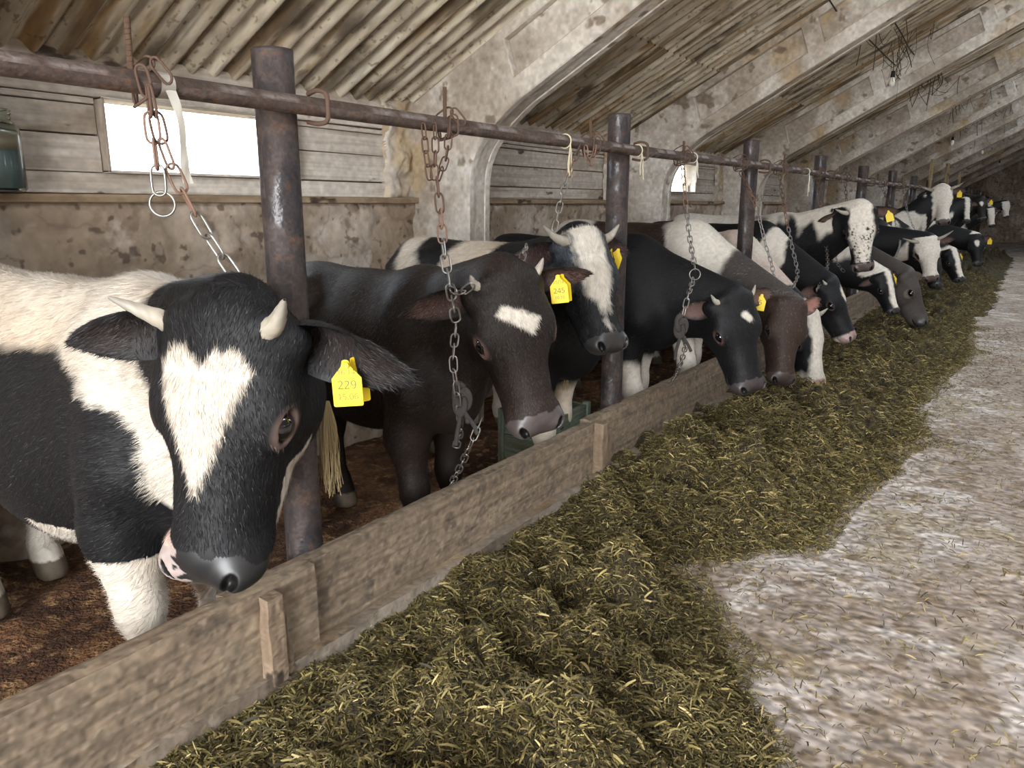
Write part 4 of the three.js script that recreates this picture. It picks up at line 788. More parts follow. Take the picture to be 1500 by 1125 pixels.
// grey-black calf with a broad white blaze
herd.push(makeCow({
  label: 'calf with pale horns and a shaggy white blaze between grey-black cheeks', x: -1.9, z: -3.14, yaw: 0.02, scale: 1.03, ...headAt([862, 342], [908, 508], 0.76, 0.5), face: 24, wide: 1.36, long: 0.8, lift: 0.6, cell: 0.014, headCell: 0.0055, hairs: 70000, hairLen: 1.2, headHair: 3,
  headCoat: (u, v, w) => { const t = v > -0.1 ? edge(0.05 * (u < 0.2 ? 1 : clamp((0.34 - u) / 0.14)) - Math.abs(w + 0.012) + 0.018 * noise3(u * 30, v * 20, w * 70), 0.02) : 0; return mix3(mix3(BLACK, [0.06, 0.07, 0.085], sstep(0.3, 0.1, u) * (0.4 + 0.5 * noise3(u * 30, w * 60, 4))), WHITE, t); },
  coat: (x, y, z) => { const n = nz(x, y, z, 3, 3), w1 = edge(Math.min(x + 1.0 + 0.2 * n, -0.82 - x + 0.2 * n, y - 0.85), 0.05), w2 = edge(Math.min(x + 0.6 + 0.25 * n, -0.22 - x + 0.3 * n, y - 0.75 + 0.2 * n), 0.05), low = edge(0.5 - y, 0.05) * (x > -0.5 ? 1 : 0); return mix3(mix3(BLACK, mix3(WHITE, CREAM, 0.3), w1), mix3(WHITE, CREAM, 0.55), Math.max(w2, low)); },
  noseColor: [0.03, 0.028, 0.028], earInner: [0.05, 0.03, 0.028],
  horns: [horn(0.075, 0.05, 0.03, 0.026), horn(0.06, 0.05, 0.02, 0.026)],
  earRight: { dir: [0.2, -0.4, 1], open: [0.3, 1, 0.3] }, earLeft: { dir: [0.1, -0.3, 1], open: [0.4, 0.9, 0] },
  tags: [{ side: 1, face: 130, roll: -0.3, spread: 1.0 }],
}));
// black calf with a small white comma, tag 5
herd.push(makeCow({
  label: 'black calf with a small white fleck between the eyes, tag 5 in its ear', x: -1.9, z: -4.1, yaw: 0.05, scale: 1.02, ...headAt([1082, 432], [1112, 573], 0.38, 0.5), face: 40, wide: 1.34, lift: 0.5, cell: 0.015, headCell: 0.006, hairs: 40000, hairLen: 0.8, hairWidth: 0.0012,
  headCoat: (u, v, w) => { const a = Math.atan2(u - 0.11, w - 0.01), r = Math.hypot(u - 0.11, (w - 0.01) * 1.2); const t = v > -0.08 ? edge(0.024 + 0.008 * Math.sin(a * 2) - r, 0.012) : 0; return mix3(BLACK, WHITE, t); },
  coat: (x, y, z) => { const n = nz(x, y, z, 4, 3); return mix3(BLACK, WHITE, edge(0.5 - y + 0.1 * n, 0.04)); },
  noseColor: [0.05, 0.04, 0.04], lid: [0.06, 0.035, 0.03], earInner: [0.16, 0.1, 0.085],
  horns: [horn(0.025, 0.04, 0.01, 0.02), horn(0.02, 0.04, 0.01, 0.018)],
  earRight: { dir: [0.0, -0.7, 0.8], open: [0.2, 0.6, 0.8], len: 0.15 }, earLeft: { dir: [0.05, -0.2, 1], open: [0.4, 0.9, 0] },
  tags: [{ side: 1, face: 75, mat: writtenTag([['5', 270, 150]]), roll: -0.15, single: true }],
}));
// dark brown and white
herd.push(makeCow({
  label: 'dark brown calf with a white shoulder patch and white rump, head lowered', x: -1.9, z: -4.95, yaw: 0.0, scale: 1.08, ...headAt([1163, 442], [1152, 562], 0.28, 0.5), face: 45, cell: 0.016, headCell: 0.007, hairs: 20000, hairWidth: 0.0014,
  headCoat: () => BROWN,
  coat: (x, y, z, h) => { const n = nz(x, y, z, 2.6, 11), w1 = edge(Math.min(x + 0.13 + 0.3 * (y - 0.9) + 0.25 * n, 0.25 - x + 0.2 * (y - 0.9) + 0.2 * n, y - 0.6), 0.04), w2 = edge(Math.min(-0.78 - x + 0.3 * n, y - 0.85 + 0.3 * n), 0.04), low = edge(0.5 - y, 0.05); return mix3(mix3(BROWN, TAUPE, sstep(0.15, 0.35, x)), WHITE, Math.max(w1, w2, low)); },
  noseColor: [0.05, 0.035, 0.03], earInner: [0.32, 0.16, 0.13], earCoat: BROWN,
  earRight: { dir: [-0.35, -0.5, 0.8], open: [0.3, 0.9, 0.5] }, earLeft: { dir: [-0.6, -0.3, 0.8], open: [0.3, 1, 0.2] },
}));
// pale pink-white
herd.push(makeCow({
  label: 'pinkish white calf with black flanks and a white blaze down its lowered face', x: -1.9, z: -5.88, yaw: 0.05, scale: 1.0, ...headAt([1190, 458], [1208, 570], 0.08, 0.52), face: 30, cell: 0.017, headCell: 0.007, hairs: 15000, hairWidth: 0.0015,
  headCoat: (u, v, w) => mix3(BLACK, WHITE, v > -0.13 ? edge(0.052 + 0.03 * sstep(0.3, 0.42, u) - Math.abs(w - 0.01) + 0.016 * noise3(u * 22, v * 20, w * 30), 0.02) : 0),
  coat: (x, y, z, h) => { const n = nz(x, y, z, 3, 17); return mix3(mix3(WHITE, PINK, 0.5 + n), BLACK, Math.max(edge(Math.min(-0.2 - x + 0.4 * n, 1.0 - y + 0.3 * n), 0.04), edge(blob(h[0], h[1], -0.12, -0.12, 0.08, 0.09, n), 0.2))); },
  noseColor: [0.42, 0.26, 0.24], earInner: [0.36, 0.2, 0.17],
  horns: [null, horn(0.05, 0.02, 0.03, 0.02)], earRight: { dir: [-0.7, -0.2, 0.7], open: [0.2, 0.8, 0.6], width: 0.13 }, earLeft: { dir: [0.1, -0.5, 1], open: [0.4, 0.9, 0] },
  tags: [{ side: 1, face: 70, single: true }],
}));
// black with a white neck patch, tag 15
herd.push(makeCow({
  label: 'black calf with a white neck patch and white star, tag 15 in its ear', x: -1.9, z: -6.5, yaw: 0.05, scale: 1.05, ...headAt([1222, 408], [1257, 496], 0.33, 0.49), face: 15, cell: 0.018, headCell: 0.008, hairs: 12000, hairWidth: 0.0016,
  headCoat: (u, v, w) => mix3(BLACK, WHITE, Math.max(v > -0.1 ? edge(0.034 - Math.hypot((u - 0.13) * 0.6, w - 0.02) + 0.01 * noise3(u * 40, w * 40, 2), 0.015) : 0, edge(u - 0.42, 0.03))),
  coat: (x, y, z, h) => { const n = nz(x, y, z, 3, 23); return mix3(BLACK, WHITE, Math.max(edge(blob(x, y, 0.16, 1.02, 0.12, 0.15, n), 0.1), edge(0.45 - y, 0.04))); },
  noseColor: [0.35, 0.24, 0.22], earInner: [0.12, 0.07, 0.06],
  earRight: { dir: [0, -0.6, 0.8], open: [0.2, 0.7, 0.7] }, earLeft: { dir: [-0.05, -0.2, 1], open: [0.4, 0.9, 0] }, horns: [horn(0.02, 0.03, 0, 0.017), null],
  tags: [{ side: 1, face: 75, mat: writtenTag([['15', 270, 130]]), single: true }],
}));
// speckled white face, head up
herd.push(makeCow({
  label: 'white-backed calf with a blue-speckled white face, head raised', x: -1.9, z: -7.15, yaw: 0.02, scale: 1.1, ...headAt([1262, 306], [1266, 398], 0.8, 0.5), face: 74, lift: 0.3, cell: 0.018, headCell: 0.007, hairs: 12000, hairWidth: 0.0016,
  headCoat: (u, v, w) => { const wh = v > -0.12 ? edge(0.072 - 0.035 * sstep(0.25, 0.38, u) - Math.abs(w) + 0.02 * noise3(u * 18, v * 18, w * 25), 0.02) * (u < 0.4 ? 1 : 0) : 0, spk = edge(noise3(u * 75, v * 40, w * 75) - 0.28, 0.1) * sstep(0.08, 0.16, u); return mix3(BLACK, mix3(WHITE, BLACK, spk), wh); },
  coat: (x, y, z) => { const n = nz(x, y, z, 2.6, 29); return mix3(WHITE, BLACK, edge(1.08 - y + 0.35 * n + 0.1 * noise3(x * 9, 1, z * 9), 0.05) * (y > 0.45 ? 1 : 0)); },
  noseColor: [0.09, 0.065, 0.06], earInner: [0.1, 0.06, 0.05],
  horns: [horn(0.07, 0.03, 0.03, 0.022), null], earRight: { dir: [0.25, -0.4, 1], open: [0.5, 0.8, 0] }, earLeft: { dir: [0.25, -0.3, 1], open: [0.5, 0.8, 0] },
  tags: [{ side: 1, face: 80, single: true, roll: 0.3 }],
}));
// the rest, smaller and smaller: [label, poll, nose, height of the muzzle, head length, face, base colour, face white (0..1), horns, tag, extra]
const farSpecs = [
  ['black calf with white cheeks, head down between a speckled face and a grey head', [1299, 400], [1316, 458], -7.85, 0.38, 40, BLACK, 0.3, 0, 1],
  ['grey-brown calf with a pale ring round its eye, muzzle in the feed', [1336, 396], [1364, 474], -8.3, 0.52, 0, TAUPE, 0, 0, 0],
  ['white-faced calf with wide horns and dark eye patches, facing the alley', [1360, 350], [1366, 412], -10.0, 0.48, 78, BLACK, 1, 1, 0],
  ['black calf with a white nose stripe and tag, head lowered behind the white face', [1397, 366], [1412, 411], -12.4, 0.46, 45, BLACK, 0.35, 0, 1],
  ['tall horned calf with a white forehead, head held above the rail line', [1381, 275], [1383, 328], -13.3, 0.54, 82, BLACK, 0.9, 1, 1],
  ['black calf with a small white star, facing the alley beyond the lowered heads', [1430, 345], [1434, 388], -15.0, 0.5, 80, BLACK, 0.25, 0, 1],
  ['black and white calf behind the tall horned one', [1417, 292], [1418, 325], -17.6, 0.46, 60, BLACK, 0.4, 0, 0],
  ['dark calf with a white star high on its forehead far down the row', [1437, 290], [1440, 322], -19.2, 0.47, 80, SEAL, 0.25, 0, 1],
  ['white-muzzled calf near the end of the row', [1452, 306], [1455, 332], -21.5, 0.42, 70, BLACK, 0.6, 0, 0],
  ['white-faced calf at the end of the row', [1474, 296], [1476, 319], -23.5, 0.4, 70, BLACK, 0.8, 0, 0],
  ['black calf with its lowered head hidden behind the white-faced one', [1372, 372], [1380, 420], -11.2, 0.46, 30, BLACK, 0, 0, 0],
];
farSpecs.forEach(([label, poll, nose, y, len, face, base, wf, hasHorns, hasTag], i) => {
  const h = headAt(poll, nose, y, len); let z = y === -7.85 ? -7.78 : y === -8.3 ? -8.6 : h.poll.z - 0.12;
  const zp = POST_Z.reduce((a, b) => (Math.abs(b - z) < Math.abs(a - z) ? b : a)); if (Math.abs(z - zp) < 0.32) z = zp + 0.33 * Math.sign(h.poll.z - zp);
  herd.push(makeCow({
    label, x: -1.84, z, yaw: 0.02, scale: h.nose.y > 0.9 ? 1.1 : 1.02, ...h, face, lift: 0.4, cell: 0.024, headCell: i < 5 ? 0.009 : 0.013,
    headCoat: (u, v, w) => { const eye = Math.hypot(u - 0.178, (v + 0.068), Math.abs(w) - 0.09); let t = wf > 0 && v > -0.14 ? edge(0.1 * wf - Math.abs(w) * (wf > 0.5 ? 0.9 : 1) + 0.012 * noise3(u * 25, v * 20, w * 30 + i), 0.02) * (wf < 0.3 ? 0 : 1) : 0; if (wf > 0 && wf < 0.3 && v > -0.1) t = edge(0.036 - Math.hypot((u - 0.13) * 0.7, w * (1 + (u - 0.09) * 9)), 0.012); if (wf > 0.7 && eye < 0.045) t = 0; if (base === TAUPE && eye < 0.042) return mix3(TAUPE, CREAM, 0.16); return mix3(base, WHITE, t); },
    coat: (x, yy, zz) => { const n = nz(x, yy, zz, 2.4, 31 + i * 7); return base === BLACK ? mix3(base, WHITE, edge(Math.max(n - 0.1, yy > 1.12 && x < -0.1 ? 0.02 : -1, 0.4 - yy), 0.05)) : base; },
    noseColor: wf > 0.8 ? [0.1, 0.07, 0.065] : [0.03, 0.028, 0.028], earInner: [0.1, 0.06, 0.05], earCoat: base,
    horns: hasHorns ? [horn(0.13, 0.06, 0.03, 0.024), horn(0.13, 0.06, 0.03, 0.024)] : null,
    earRight: { dir: [0.2, -0.4, 1], open: [0.4, 0.9, 0.1] }, earLeft: { dir: [0.2, -0.3, 1], open: [0.4, 0.9, 0.1] },
    tags: hasTag ? [{ side: 1, face: 78, single: true, size: 1.15 }] : [],
  }));
});
// ---------------------------------------------------------------- tie chains
const linkGeo = (len, wid, r) => { const p = [], h = len / 2 - wid / 2; for (let i = 0; i < 8; i++) { const a = i / 7 * Math.PI - Math.PI / 2; p.push(V(h + Math.cos(a) * wid / 2, Math.sin(a) * wid / 2, 0)); } for (let i = 0; i < 8; i++) { const a = i / 7 * Math.PI + Math.PI / 2; p.push(V(-h + Math.cos(a) * wid / 2, Math.sin(a) * wid / 2, 0)); } return new THREE.TubeGeometry(new THREE.CatmullRomCurve3(p, true), 22, r, 6, true); };
const LINK = linkGeo(0.066, 0.027, 0.0032), LINK_SMALL = linkGeo(0.05, 0.022, 0.0028), PITCH_L = 0.0535, PITCH_S = 0.0395;
const ringGeo = new THREE.TorusGeometry(0.026, 0.0028, 8, 28);
function runLinks(o, pts, small, materialAt) {
  const c = new THREE.CatmullRomCurve3(pts, false, 'centripetal'), L = c.getLength(), p = small ? PITCH_S : PITCH_L, n = Math.max(1, Math.round(L / p)), q = new THREE.Quaternion(), X = V(1, 0, 0);
  for (let i = 0; i < n; i++) {
    const t = (i + 0.5) / n, m = mesh('link', small ? LINK_SMALL : LINK, materialAt(t, i), o);
    m.position.copy(c.getPointAt(t)); q.setFromUnitVectors(X, c.getTangentAt(t).normalize()); m.quaternion.copy(q).multiply(new THREE.Quaternion().setFromAxisAngle(X, (i % 2) * Math.PI / 2 + 0.5 + rr(-0.25, 0.25)));
  }
}
const px3 = (list) => list.map(([x, y, l]) => at(x, y, { left: l }));
const rustThenSteel = (k) => (t) => (t < k ? (t < k * 0.5 ? rustyM : rustPaleM) : steelM);
function wrapRail(o, z, n = 6, tilt = 0.02) { const c = railAt(z), pts = []; for (let i = 0; i <= 10; i++) { const a = i / 10 * Math.PI * 2.2; pts.push(V(c.x + 0.04 * Math.cos(a), c.y + 0.04 * Math.sin(a), z + tilt * (i / 10 - 0.5) * 2)); } runLinks(o, pts, false, () => rustyM); }
const tieChain = (label) => thing('tie_chain', label, 'chain', [0, 0, 0], 0, 'chains hanging from the tie rail');
const zAt = (px, py) => at(px, py, { left: -RAIL_X }).z;
{
  const o = tieChain('tie chain with a loose ring, slack behind the heart-marked calf'); const z = zAt(212, 110);
  wrapRail(o, z, 6, 0.03);
  runLinks(o, px3([[216, 128, 1.61], [222, 180, 1.61], [229, 235, 1.61], [234, 283, 1.61]]), false, rustThenSteel(0.7));
  const ring = mesh('ring', ringGeo, steelM, o); ring.position.copy(at(238, 299, { left: 1.61 })); ring.rotation.y = YAW + 0.2;
  runLinks(o, px3([[219, 128, 1.6], [240, 215, 1.6], [272, 288, 1.59], [300, 338, 1.57], [335, 390, 1.53], [366, 432, 1.48]]), false, rustThenSteel(0.55));
}
{
  const o = tieChain('long tie chain looped over the rail and round the neck of the brown-black calf'); const z = zAt(655, 180);
  wrapRail(o, z, 5);
  for (const dx of [-30, -13, 8]) runLinks(o, px3([[650 + dx, 182, 1.62], [648 + dx * 0.8, 225, 1.62], [640 + dx * 0.35, 262, 1.62]]), true, () => rustyM);
  runLinks(o, px3([[640, 262, 1.62], [645, 310, 1.6], [650, 365, 1.56], [660, 424, 1.5], [668, 470, 1.42]]), false, rustThenSteel(0.45));
  runLinks(o, px3([[660, 424, 1.5], [676, 428, 1.44], [692, 418, 1.40]]), true, () => steelM);
  runLinks(o, px3([[668, 475, 1.44], [664, 530, 1.40], [670, 580, 1.40], [674, 630, 1.44], [668, 655, 1.5]]), true, () => steelDullM);
  runLinks(o, px3([[706, 612, 1.5], [690, 650, 1.52], [674, 684, 1.6], [659, 713, 1.69]]), true, () => steelM);
}
{
  const o = tieChain('tie chain running down behind the pale horn of the blazed calf'); const z = zAt(864, 205);
  wrapRail(o, z, 5);
  runLinks(o, px3([[850, 214, 1.62], [838, 240, 1.62], [824, 285, 1.62], [812, 338, 1.62]]), true, rustThenSteel(0.45));
  runLinks(o, px3([[858, 214, 1.6], [860, 232, 1.6], [866, 238, 1.6], [872, 214, 1.6]]), true, () => rustPaleM);
  runLinks(o, px3([[772, 360, 1.62], [765, 378, 1.56], [764, 398, 1.56]]), true, () => steelM);
}
{
  const o = tieChain('bright tie chain with a ring on the neck of the small-flecked black calf'); wrapRail(o, zAt(1000, 228), 5);
  runLinks(o, px3([[999, 236, 1.62], [1004, 290, 1.6], [1010, 345, 1.52], [1018, 394, 1.42]]), true, rustThenSteel(0.35));
  const r = mesh('ring', ringGeo, steelM, o); r.position.copy(at(1018, 402, { left: 1.36 })); r.rotation.y = YAW;
  runLinks(o, px3([[1016, 408, 1.36], [1006, 440, 1.32], [998, 480, 1.34], [1004, 505, 1.4], [994, 540, 1.5], [983, 562, 1.64]]), true, () => steelM);
}
const moreChains = [
  ['tie chain curving over the dark brown neck', [[1085, 252, 1.62], [1108, 305, 1.58], [1122, 360, 1.5], [1132, 395, 1.42], [1130, 428, 1.36]], 0.3],
  ['tie chain resting on the pinkish white neck', [[1142, 256, 1.62], [1150, 310, 1.6], [1160, 360, 1.5], [1168, 402, 1.4], [1155, 428, 1.36]], 0.35],
  ['tie chain on the neck of the calf with tag 15', [[1198, 262, 1.62], [1204, 320, 1.6], [1212, 388, 1.4], [1196, 426, 1.34]], 0.3],
  ['tie chain beside the speckled face', [[1238, 268, 1.62], [1240, 300, 1.6], [1228, 352, 1.5], [1226, 384, 1.42], [1236, 398, 1.34]], 0.2],
  ['tie chain on the grey-brown neck', [[1292, 274, 1.62], [1306, 310, 1.5], [1316, 340, 1.4], [1318, 358, 1.3], [1307, 388, 1.2]], 0.2],
  ['tie chain over the black neck beyond the grey-brown calf', [[1322, 276, 1.62], [1330, 312, 1.5], [1340, 336, 1.4], [1350, 334, 1.36]], 0.2],
];
for (const [label, list, k] of moreChains) { const o = tieChain(label); wrapRail(o, at(list[0][0], list[0][1] - 10, { left: -RAIL_X }).z, 5); runLinks(o, px3(list), true, rustThenSteel(k)); }
// dark rags knotted into the collar chains
const ragM = mat({ color: 0x3a3634, roughness: 1, bumpMap: bumpFine, bumpScale: 0.002 });
function rag(label, px, py, left, s) {
  const o = thing('rag', label, 'rag', at(px, py, { left }).toArray(), YAW);
  mesh('knot', new THREE.TorusKnotGeometry(0.014 * s, 0.008 * s, 48, 8, 2, 3).scale(1, 1.7, 1), ragM, o);
  for (const [a, l] of [[0.5, 0.09], [-0.2, 0.12], [0.2, 0.06]]) { const g = tube([V(0, -0.01, 0), V(0.02 * a, -l * 0.4, 0.006), V(0.06 * a, -l * 0.75, 0.0), V(0.08 * a, -l, 0.01)].map((v) => v.multiplyScalar(s)), 0.006 * s, 14, 6); mesh('strip', g, ragM, o); }
}
rag('dark rag knotted into the chain under the neck of the brown-black calf', 676, 585, 1.40, 1.2);
rag('grey rag knotted into the bright chain at the throat of the small-flecked calf', 997, 478, 1.33, 1.3);
// ---------------------------------------------------------------- rebar pegs, twine and tape on the rail
const pegM = mat({ color: 0x67503f, roughness: 0.8, metalness: 0.3, bumpMap: rep(rustBump, 3), bumpScale: 0.002 });
const pegs = [[193, 95, 0.11], [651, 168, 0.095], [864, 205, 0.085], [1002, 226, 0.06], [1147, 250, 0.08], [1230, 258, 0.08], [1285, 263, 0.08], [1322, 266, 0.08]];
pegs.forEach(([px, py, h], i) => {
  const p = railAt(zAt(px, py)), o = thing('rebar_peg', i === 0 ? 'tall ribbed rebar peg welded above the chain with the loose ring' : i === 1 ? 'rusty rebar peg welded above the three-strand chain' : i === 2 ? 'short rebar peg beside the second post' : 'short rebar peg on the rail further down the row', 'peg', [p.x, p.y + RAIL_R - 0.004, p.z], 0, 'pegs welded on the tie rail');
  mesh('bar', new THREE.CylinderGeometry(0.0065, 0.0065, h, 10).translate(0, h / 2, 0), pegM, o);
  const ribs = []; for (let y = 0.02; y < h; y += 0.011) ribs.push(new THREE.TorusGeometry(0.0066, 0.0011, 4, 10).rotateX(Math.PI / 2 + 0.35).translate(0, y, 0)); mesh('ribs', mergeGeometries(ribs), pegM, o);
  o.rotation.z = [0.03, -0.03, 0.05, 0, 0, 0.02, 0, 0][i]; o.rotation.x = [-0.05, 0.03, 0.0, 0, 0, 0, 0, 0][i];
});
const twineM = mat({ color: 0xcfc2a4, roughness: 0.95 }), filmM = mat({ color: 0xd9d3c6, roughness: 0.4 });
function twine(label, px, py, drop, n, m) {
  const p = railAt(zAt(px, py)), o = thing('twine', label, 'twine', p.toArray(), 0, 'twine tied to the rail');
  mesh('loop', new THREE.TorusGeometry(RAIL_R + 0.003, 0.003, 6, 24), m, o);
  for (let i = 0; i < n; i++) { const a = rr(-0.02, 0.02), l = drop * rr(0.7, 1); mesh('tail', tube([V(RAIL_R, -0.01, 0), V(RAIL_R + 0.004, -l * 0.35, a * 0.6), V(RAIL_R + 0.002, -l * 0.7, a), V(RAIL_R + 0.006, -l, a * 1.2)], 0.0022, 14, 5), m, o); }
}
twine('pale twine hanging in two tails beside the horned blazed calf', 826, 202, 0.16, 3, twineM);
twine('pale twine tied to the rail beyond the second post', 933, 217, 0.14, 3, twineM);
twine('white strips of cloth tied on the rail over the dark brown back', 1016, 232, 0.14, 5, filmM);
twine('white twine tied on the rail near the fourth post', 1180, 255, 0.2, 3, filmM);
{
  const z = zAt(238, 115), p = railAt(z), o = thing('tape_strip', 'strip of clear tape wrapped on the rail with a loose hanging end', 'tape', p.toArray());
  const w = new THREE.CylinderGeometry(RAIL_R + 0.004, RAIL_R + 0.003, 0.035, 24, 2, true).rotateX(Math.PI / 2); mesh('wrap', w, mat({ color: 0xb9b2a8, roughness: 0.35, side: THREE.DoubleSide }), o);
  const s = new THREE.BoxGeometry(0.0012, 0.2, 0.026, 1, 12, 3), q = s.attributes.position; for (let i = 0; i < q.count; i++) { const t = 0.5 - q.getY(i) / 0.2; q.setZ(i, q.getZ(i) * (1 - 0.35 * Math.sin(t * 3.1)) - 0.03 * t); q.setX(i, q.getX(i) + 0.012 * Math.sin(t * 5) + 0.006 * noise3(t * 5, q.getZ(i) * 60, 0)); } s.translate(RAIL_R, -0.11, -0.005); s.computeVertexNormals(); mesh('loose_end', s, filmM, o);
}
// ---------------------------------------------------------------- frayed hanks, water box, jar, bulbs, uprights
const hempM = mat({ color: 0xa38f6a, roughness: 1 });
function hank(label, top, len, spread, n, loopR) {
  const o = thing('frayed_rope', label, 'rope', top.toArray(), 0, 'frayed ropes by the posts');
  const parts = []; for (let i = 0; i < n; i++) { const a = rr(0, 6.28), r = spread * Math.sqrt(rand()), l = len * rr(0.6, 1), cx = Math.cos(a) * r, cz = Math.sin(a) * r; parts.push(tube([V(cx * 0.3, 0, cz * 0.3), V(cx * 0.8 + rr(-0.004, 0.004), -l * 0.35, cz * 0.8), V(cx + rr(-0.006, 0.006), -l * 0.7, cz + rr(-0.006, 0.006)), V(cx + rr(-0.012, 0.012), -l, cz + rr(-0.012, 0.012))], 0.0011, 10, 4)); }
  mesh('strands', mergeGeometries(parts), hempM, o).userData.kind = 'stuff';
  const l = mesh('loop', new THREE.TorusGeometry(loopR, 0.006, 6, 28).rotateX(Math.PI / 2), hempM, o); l.position.set(POST_X - top.x, 0.0, 0); l.position.z = (POST_Z.reduce((a, b) => (Math.abs(b - top.z) < Math.abs(a - top.z) ? b : a))) - top.z;
}
hank('frayed hemp rope hanging from the first post behind the yellow tag', at(478, 588, { left: 1.70 }), 0.3, 0.032, 110, 0.058);
{ const t = at(830, 500, { left: 1.85 }); const o = thing('cow_tail_hank', 'thin hank of straw-coloured fibre hanging by the muzzle of the brown-black calf', 'rope', t.toArray()); const parts = []; for (let i = 0; i < 50; i++) { const l = rr(0.16, 0.25); parts.push(tube([V(rr(-0.004, 0.004), 0, rr(-0.004, 0.004)), V(rr(-0.012, 0.012), -l / 2, rr(-0.012, 0.012)), V(rr(-0.018, 0.018), -l, rr(-0.018, 0.018))], 0.0012, 8, 4)); } o.name = numbered('fibre_hank'); mesh('strands', mergeGeometries(parts), hempM, o).userData.kind = 'stuff'; mesh('cord', tube([V(0, 0, 0), V(0.03, -0.03, (POST_Z[1] - t.z) * 0.5), V(POST_X - t.x - 0.05, 0.02, POST_Z[1] - t.z)], 0.002, 12, 4), hempM, o); }
{
  const greenM = mat({ map: rep(woodTex(hex(0x6f7a68), hex(0x4d5549), hex(0x5a4f3c), 77, 0.5), 1, 2), bumpMap: rep(woodBump, 1, 1), bumpScale: 0.004 });
  const c = at(852, 596, { left: 1.86 }), o = thing('water_box', 'open green-grey wooden box on the floor between the first and second post', 'box', [c.x - 0.16, STALL_Y, c.z + 0.1], 0.05), top = c.y - STALL_Y;
  const W = 0.3, D = 0.34, T = 0.022;
  for (const [x, z, w, d] of [[W / 2, 0, T, D], [-W / 2, 0, T, D], [0, D / 2, W, T], [0, -D / 2, W, T]]) for (let k = 0; k < 3; k++) mesh('slat', box(w, top / 3 - 0.004, d, 0.003), greenM, o).position.set(x, top * (k + 0.5) / 3, z);
  for (const [x, z] of [[1, 1], [1, -1], [-1, 1], [-1, -1]]) mesh('corner_post', box(0.035, top + 0.01, 0.035, 0.003, 'y'), greenM, o).position.set(x * (W / 2 + 0.004), (top + 0.01) / 2, z * (D / 2 + 0.004));
  mesh('bottom', box(W, 0.02, D, 0), oldWoodM, o).position.y = 0.03;
}
{
  const p = at(4, 290, { left: 3.24 }), o = thing('glass_jar', 'large glass jar with grey-blue contents on the ledge', 'jar', [-3.235, SILL + 0.031, p.z]);
  const jg = new THREE.MeshPhysicalMaterial({ color: 0xe4ece6, roughness: 0.08, transmission: 1, thickness: 0.004, ior: 1.45 });
  const prof = [[0, 0.002], [0.075, 0.002], [0.084, 0.012], [0.085, 0.2], [0.08, 0.235], [0.06, 0.255], [0.058, 0.262], [0.063, 0.266], [0.058, 0.271], [0.058, 0.277], [0.063, 0.281], [0.058, 0.286], [0.063, 0.292], [0.058, 0.297], [0.055, 0.297], [0.055, 0.256], [0.077, 0.232], [0.081, 0.2], [0.08, 0.014], [0, 0.008]].map(([x, y]) => new THREE.Vector2(x, y));
  mesh('glass', new THREE.LatheGeometry(prof, 40), jg, o);
  mesh('contents', new THREE.LatheGeometry([[0, 0.012], [0.078, 0.014], [0.079, 0.15], [0, 0.152]].map(([x, y]) => new THREE.Vector2(x, y)), 36), mat({ color: 0x6f7f86, roughness: 0.6 }), o);
  mesh('sediment', new THREE.LatheGeometry([[0, 0.153], [0.0785, 0.153], [0.0785, 0.205], [0, 0.207]].map(([x, y]) => new THREE.Vector2(x, y)), 36), mat({ color: 0xb5a394, roughness: 0.9 }), o);
}
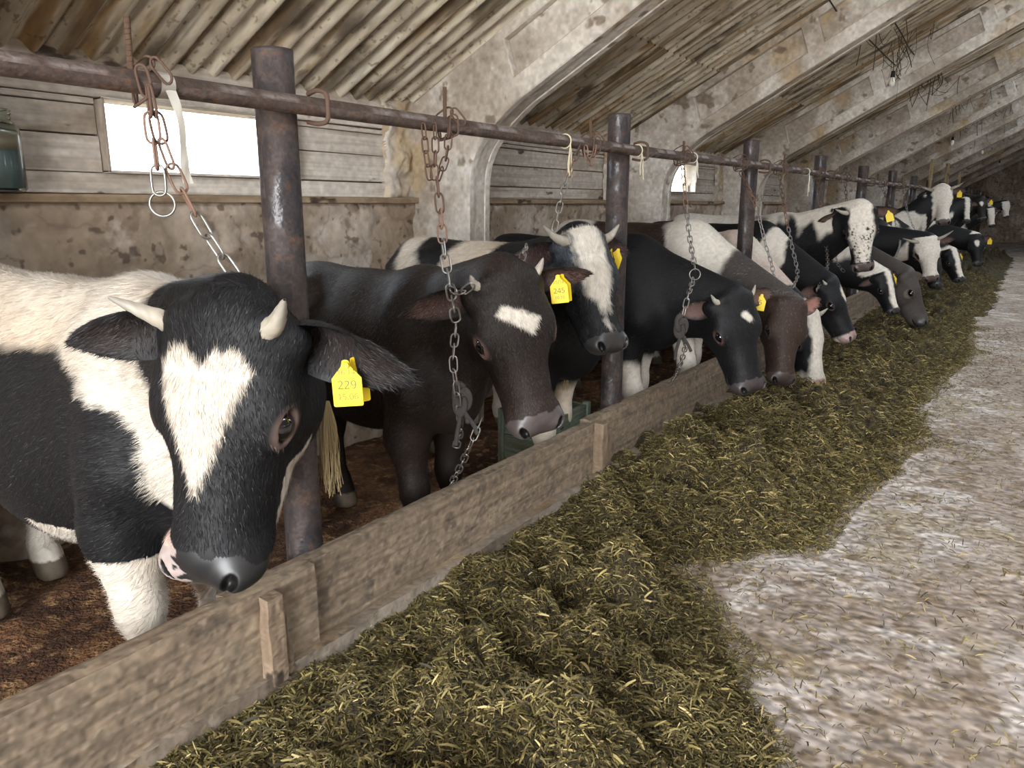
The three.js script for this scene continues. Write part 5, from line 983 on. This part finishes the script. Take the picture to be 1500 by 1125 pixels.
// wires and bulbs under the rafters, hung with old dusty webs
const wireM = mat({ color: 0x3a332b, roughness: 0.9 }), webM = mat({ color: 0x4a4136, roughness: 1 });
function onRoof(px, py) { const o = V(0, EYE, 0), d = at(px, py, { left: 1 }).sub(o); const t = (EAVE + SLOPE * WALL - EYE) / (d.y - SLOPE * d.x); return o.addScaledVector(d, t * 0.965); }
function wire(label, list) { const o = mesh('cable', tube(list.map(([x, y]) => onRoof(x, y)), 0.006, 40, 5), wireM); tag(o, label, 'cable', 'cables under the roof'); }
wire('sagging cable running under the roof to the first bulb', [[1205, -15], [1235, 28], [1262, 48], [1300, 85], [1330, 112]]);
wire('thin cable looping down the rafters beside the bulbs', [[1295, 10], [1318, 45], [1335, 75], [1345, 82], [1362, 78]]);
[[1307, 80, 1307, 118], [1395, 180, 1395, 208], [1439, 200, 1439, 222], [1464, 225, 1464, 240]].forEach(([px, py, bx, by], i) => {
  const top = onRoof(px, py), z = top.z, b = at(bx, by, { z }), o = thing('light_bulb', i === 0 ? 'unlit light bulb hanging from the sagging cable' : 'small unlit bulb hanging under the far rafters', 'bulb', b.toArray(), 0, 'unlit bulbs under the roof');
  mesh('cord', tube([V(0, 0.04, 0), V(0, (top.y - b.y) / 2, 0), V(top.x - b.x, top.y - b.y + 0.03, top.z - b.z)], 0.004, 8, 5), wireM, o);
  mesh('socket', new THREE.CylinderGeometry(0.018, 0.022, 0.06, 12).translate(0, 0.06, 0), mat({ color: 0x1e1b18 }), o);
  mesh('glass', new THREE.LatheGeometry([[0.0, -0.06], [0.02, -0.054], [0.031, -0.03], [0.028, 0.0], [0.016, 0.03]].map(([x, y]) => new THREE.Vector2(x, y)), 16), mat({ color: 0xe9e6dc, roughness: 0.2 }), o);
});
{
  const hang = (list, label) => { const parts = []; for (const [px, py, n, sp] of list) for (let i = 0; i < n; i++) { const p = onRoof(px + rr(-sp, sp), py + rr(-sp, sp) * 0.6), l = rr(0.05, 0.4); parts.push(tube([p.clone().add(V(0, 0.03, 0)), p.clone().add(V(rr(-0.05, 0.05), -l * 0.5, rr(-0.05, 0.05))), p.clone().add(V(rr(-0.08, 0.08), -l, rr(-0.08, 0.08)))], rr(0.0015, 0.005), 6, 4)); if (rand() < 0.35) { const e = onRoof(px + rr(-sp, sp) * 1.5, py + rr(-sp, sp)); const mid2 = p.clone().add(e).multiplyScalar(0.5); mid2.y -= 0.12; parts.push(tube([p, mid2, e], 0.003, 8, 4)); } } const m = mesh('dusty_cobweb', mergeGeometries(parts), webM); tag(m, label, 'cobweb', undefined, 'stuff'); };
  hang([[1300, 70, 7, 30], [1320, 100, 6, 18], [1260, 50, 4, 34], [1345, 50, 5, 26]], 'dark dusty cobwebs hanging under the rafters round the first bulb');
  hang([[1360, 110, 14, 26], [1390, 130, 14, 30], [1420, 175, 16, 30], [1460, 170, 14, 30], [1440, 120, 8, 30]], 'dark dusty cobwebs hanging under the far rafters');
}
[[1361, 268, 232, 'pale wooden upright standing above the rail behind the tall horned calf'], [1385, 272, 238, 'grey wooden upright beside the pale one above the rail'], [1404, 268, 250, 'short grey upright on the rail beyond the tall horned calf'], [1440, 290, 262, 'thin pale stick standing at the far end of the row']].forEach(([px, y0, y1, label], i) => {
  const a = at(px, y0, { left: 1.7 }), b = at(px + [2, 1, 0, 6][i], y1, { left: 1.7 }), w = [0.05, 0.07, 0.05, 0.03][i], h = b.y - a.y + 0.3, o = mesh('wooden_upright', box(w, h, w, 0.004, 'y'), oldWoodM);
  o.position.set(RAIL_X - RAIL_R - w / 2 + 0.012, b.y - h / 2, a.z); tag(o, label, 'upright', 'wooden uprights far down the row');
});
renderer.render(scene, camera);
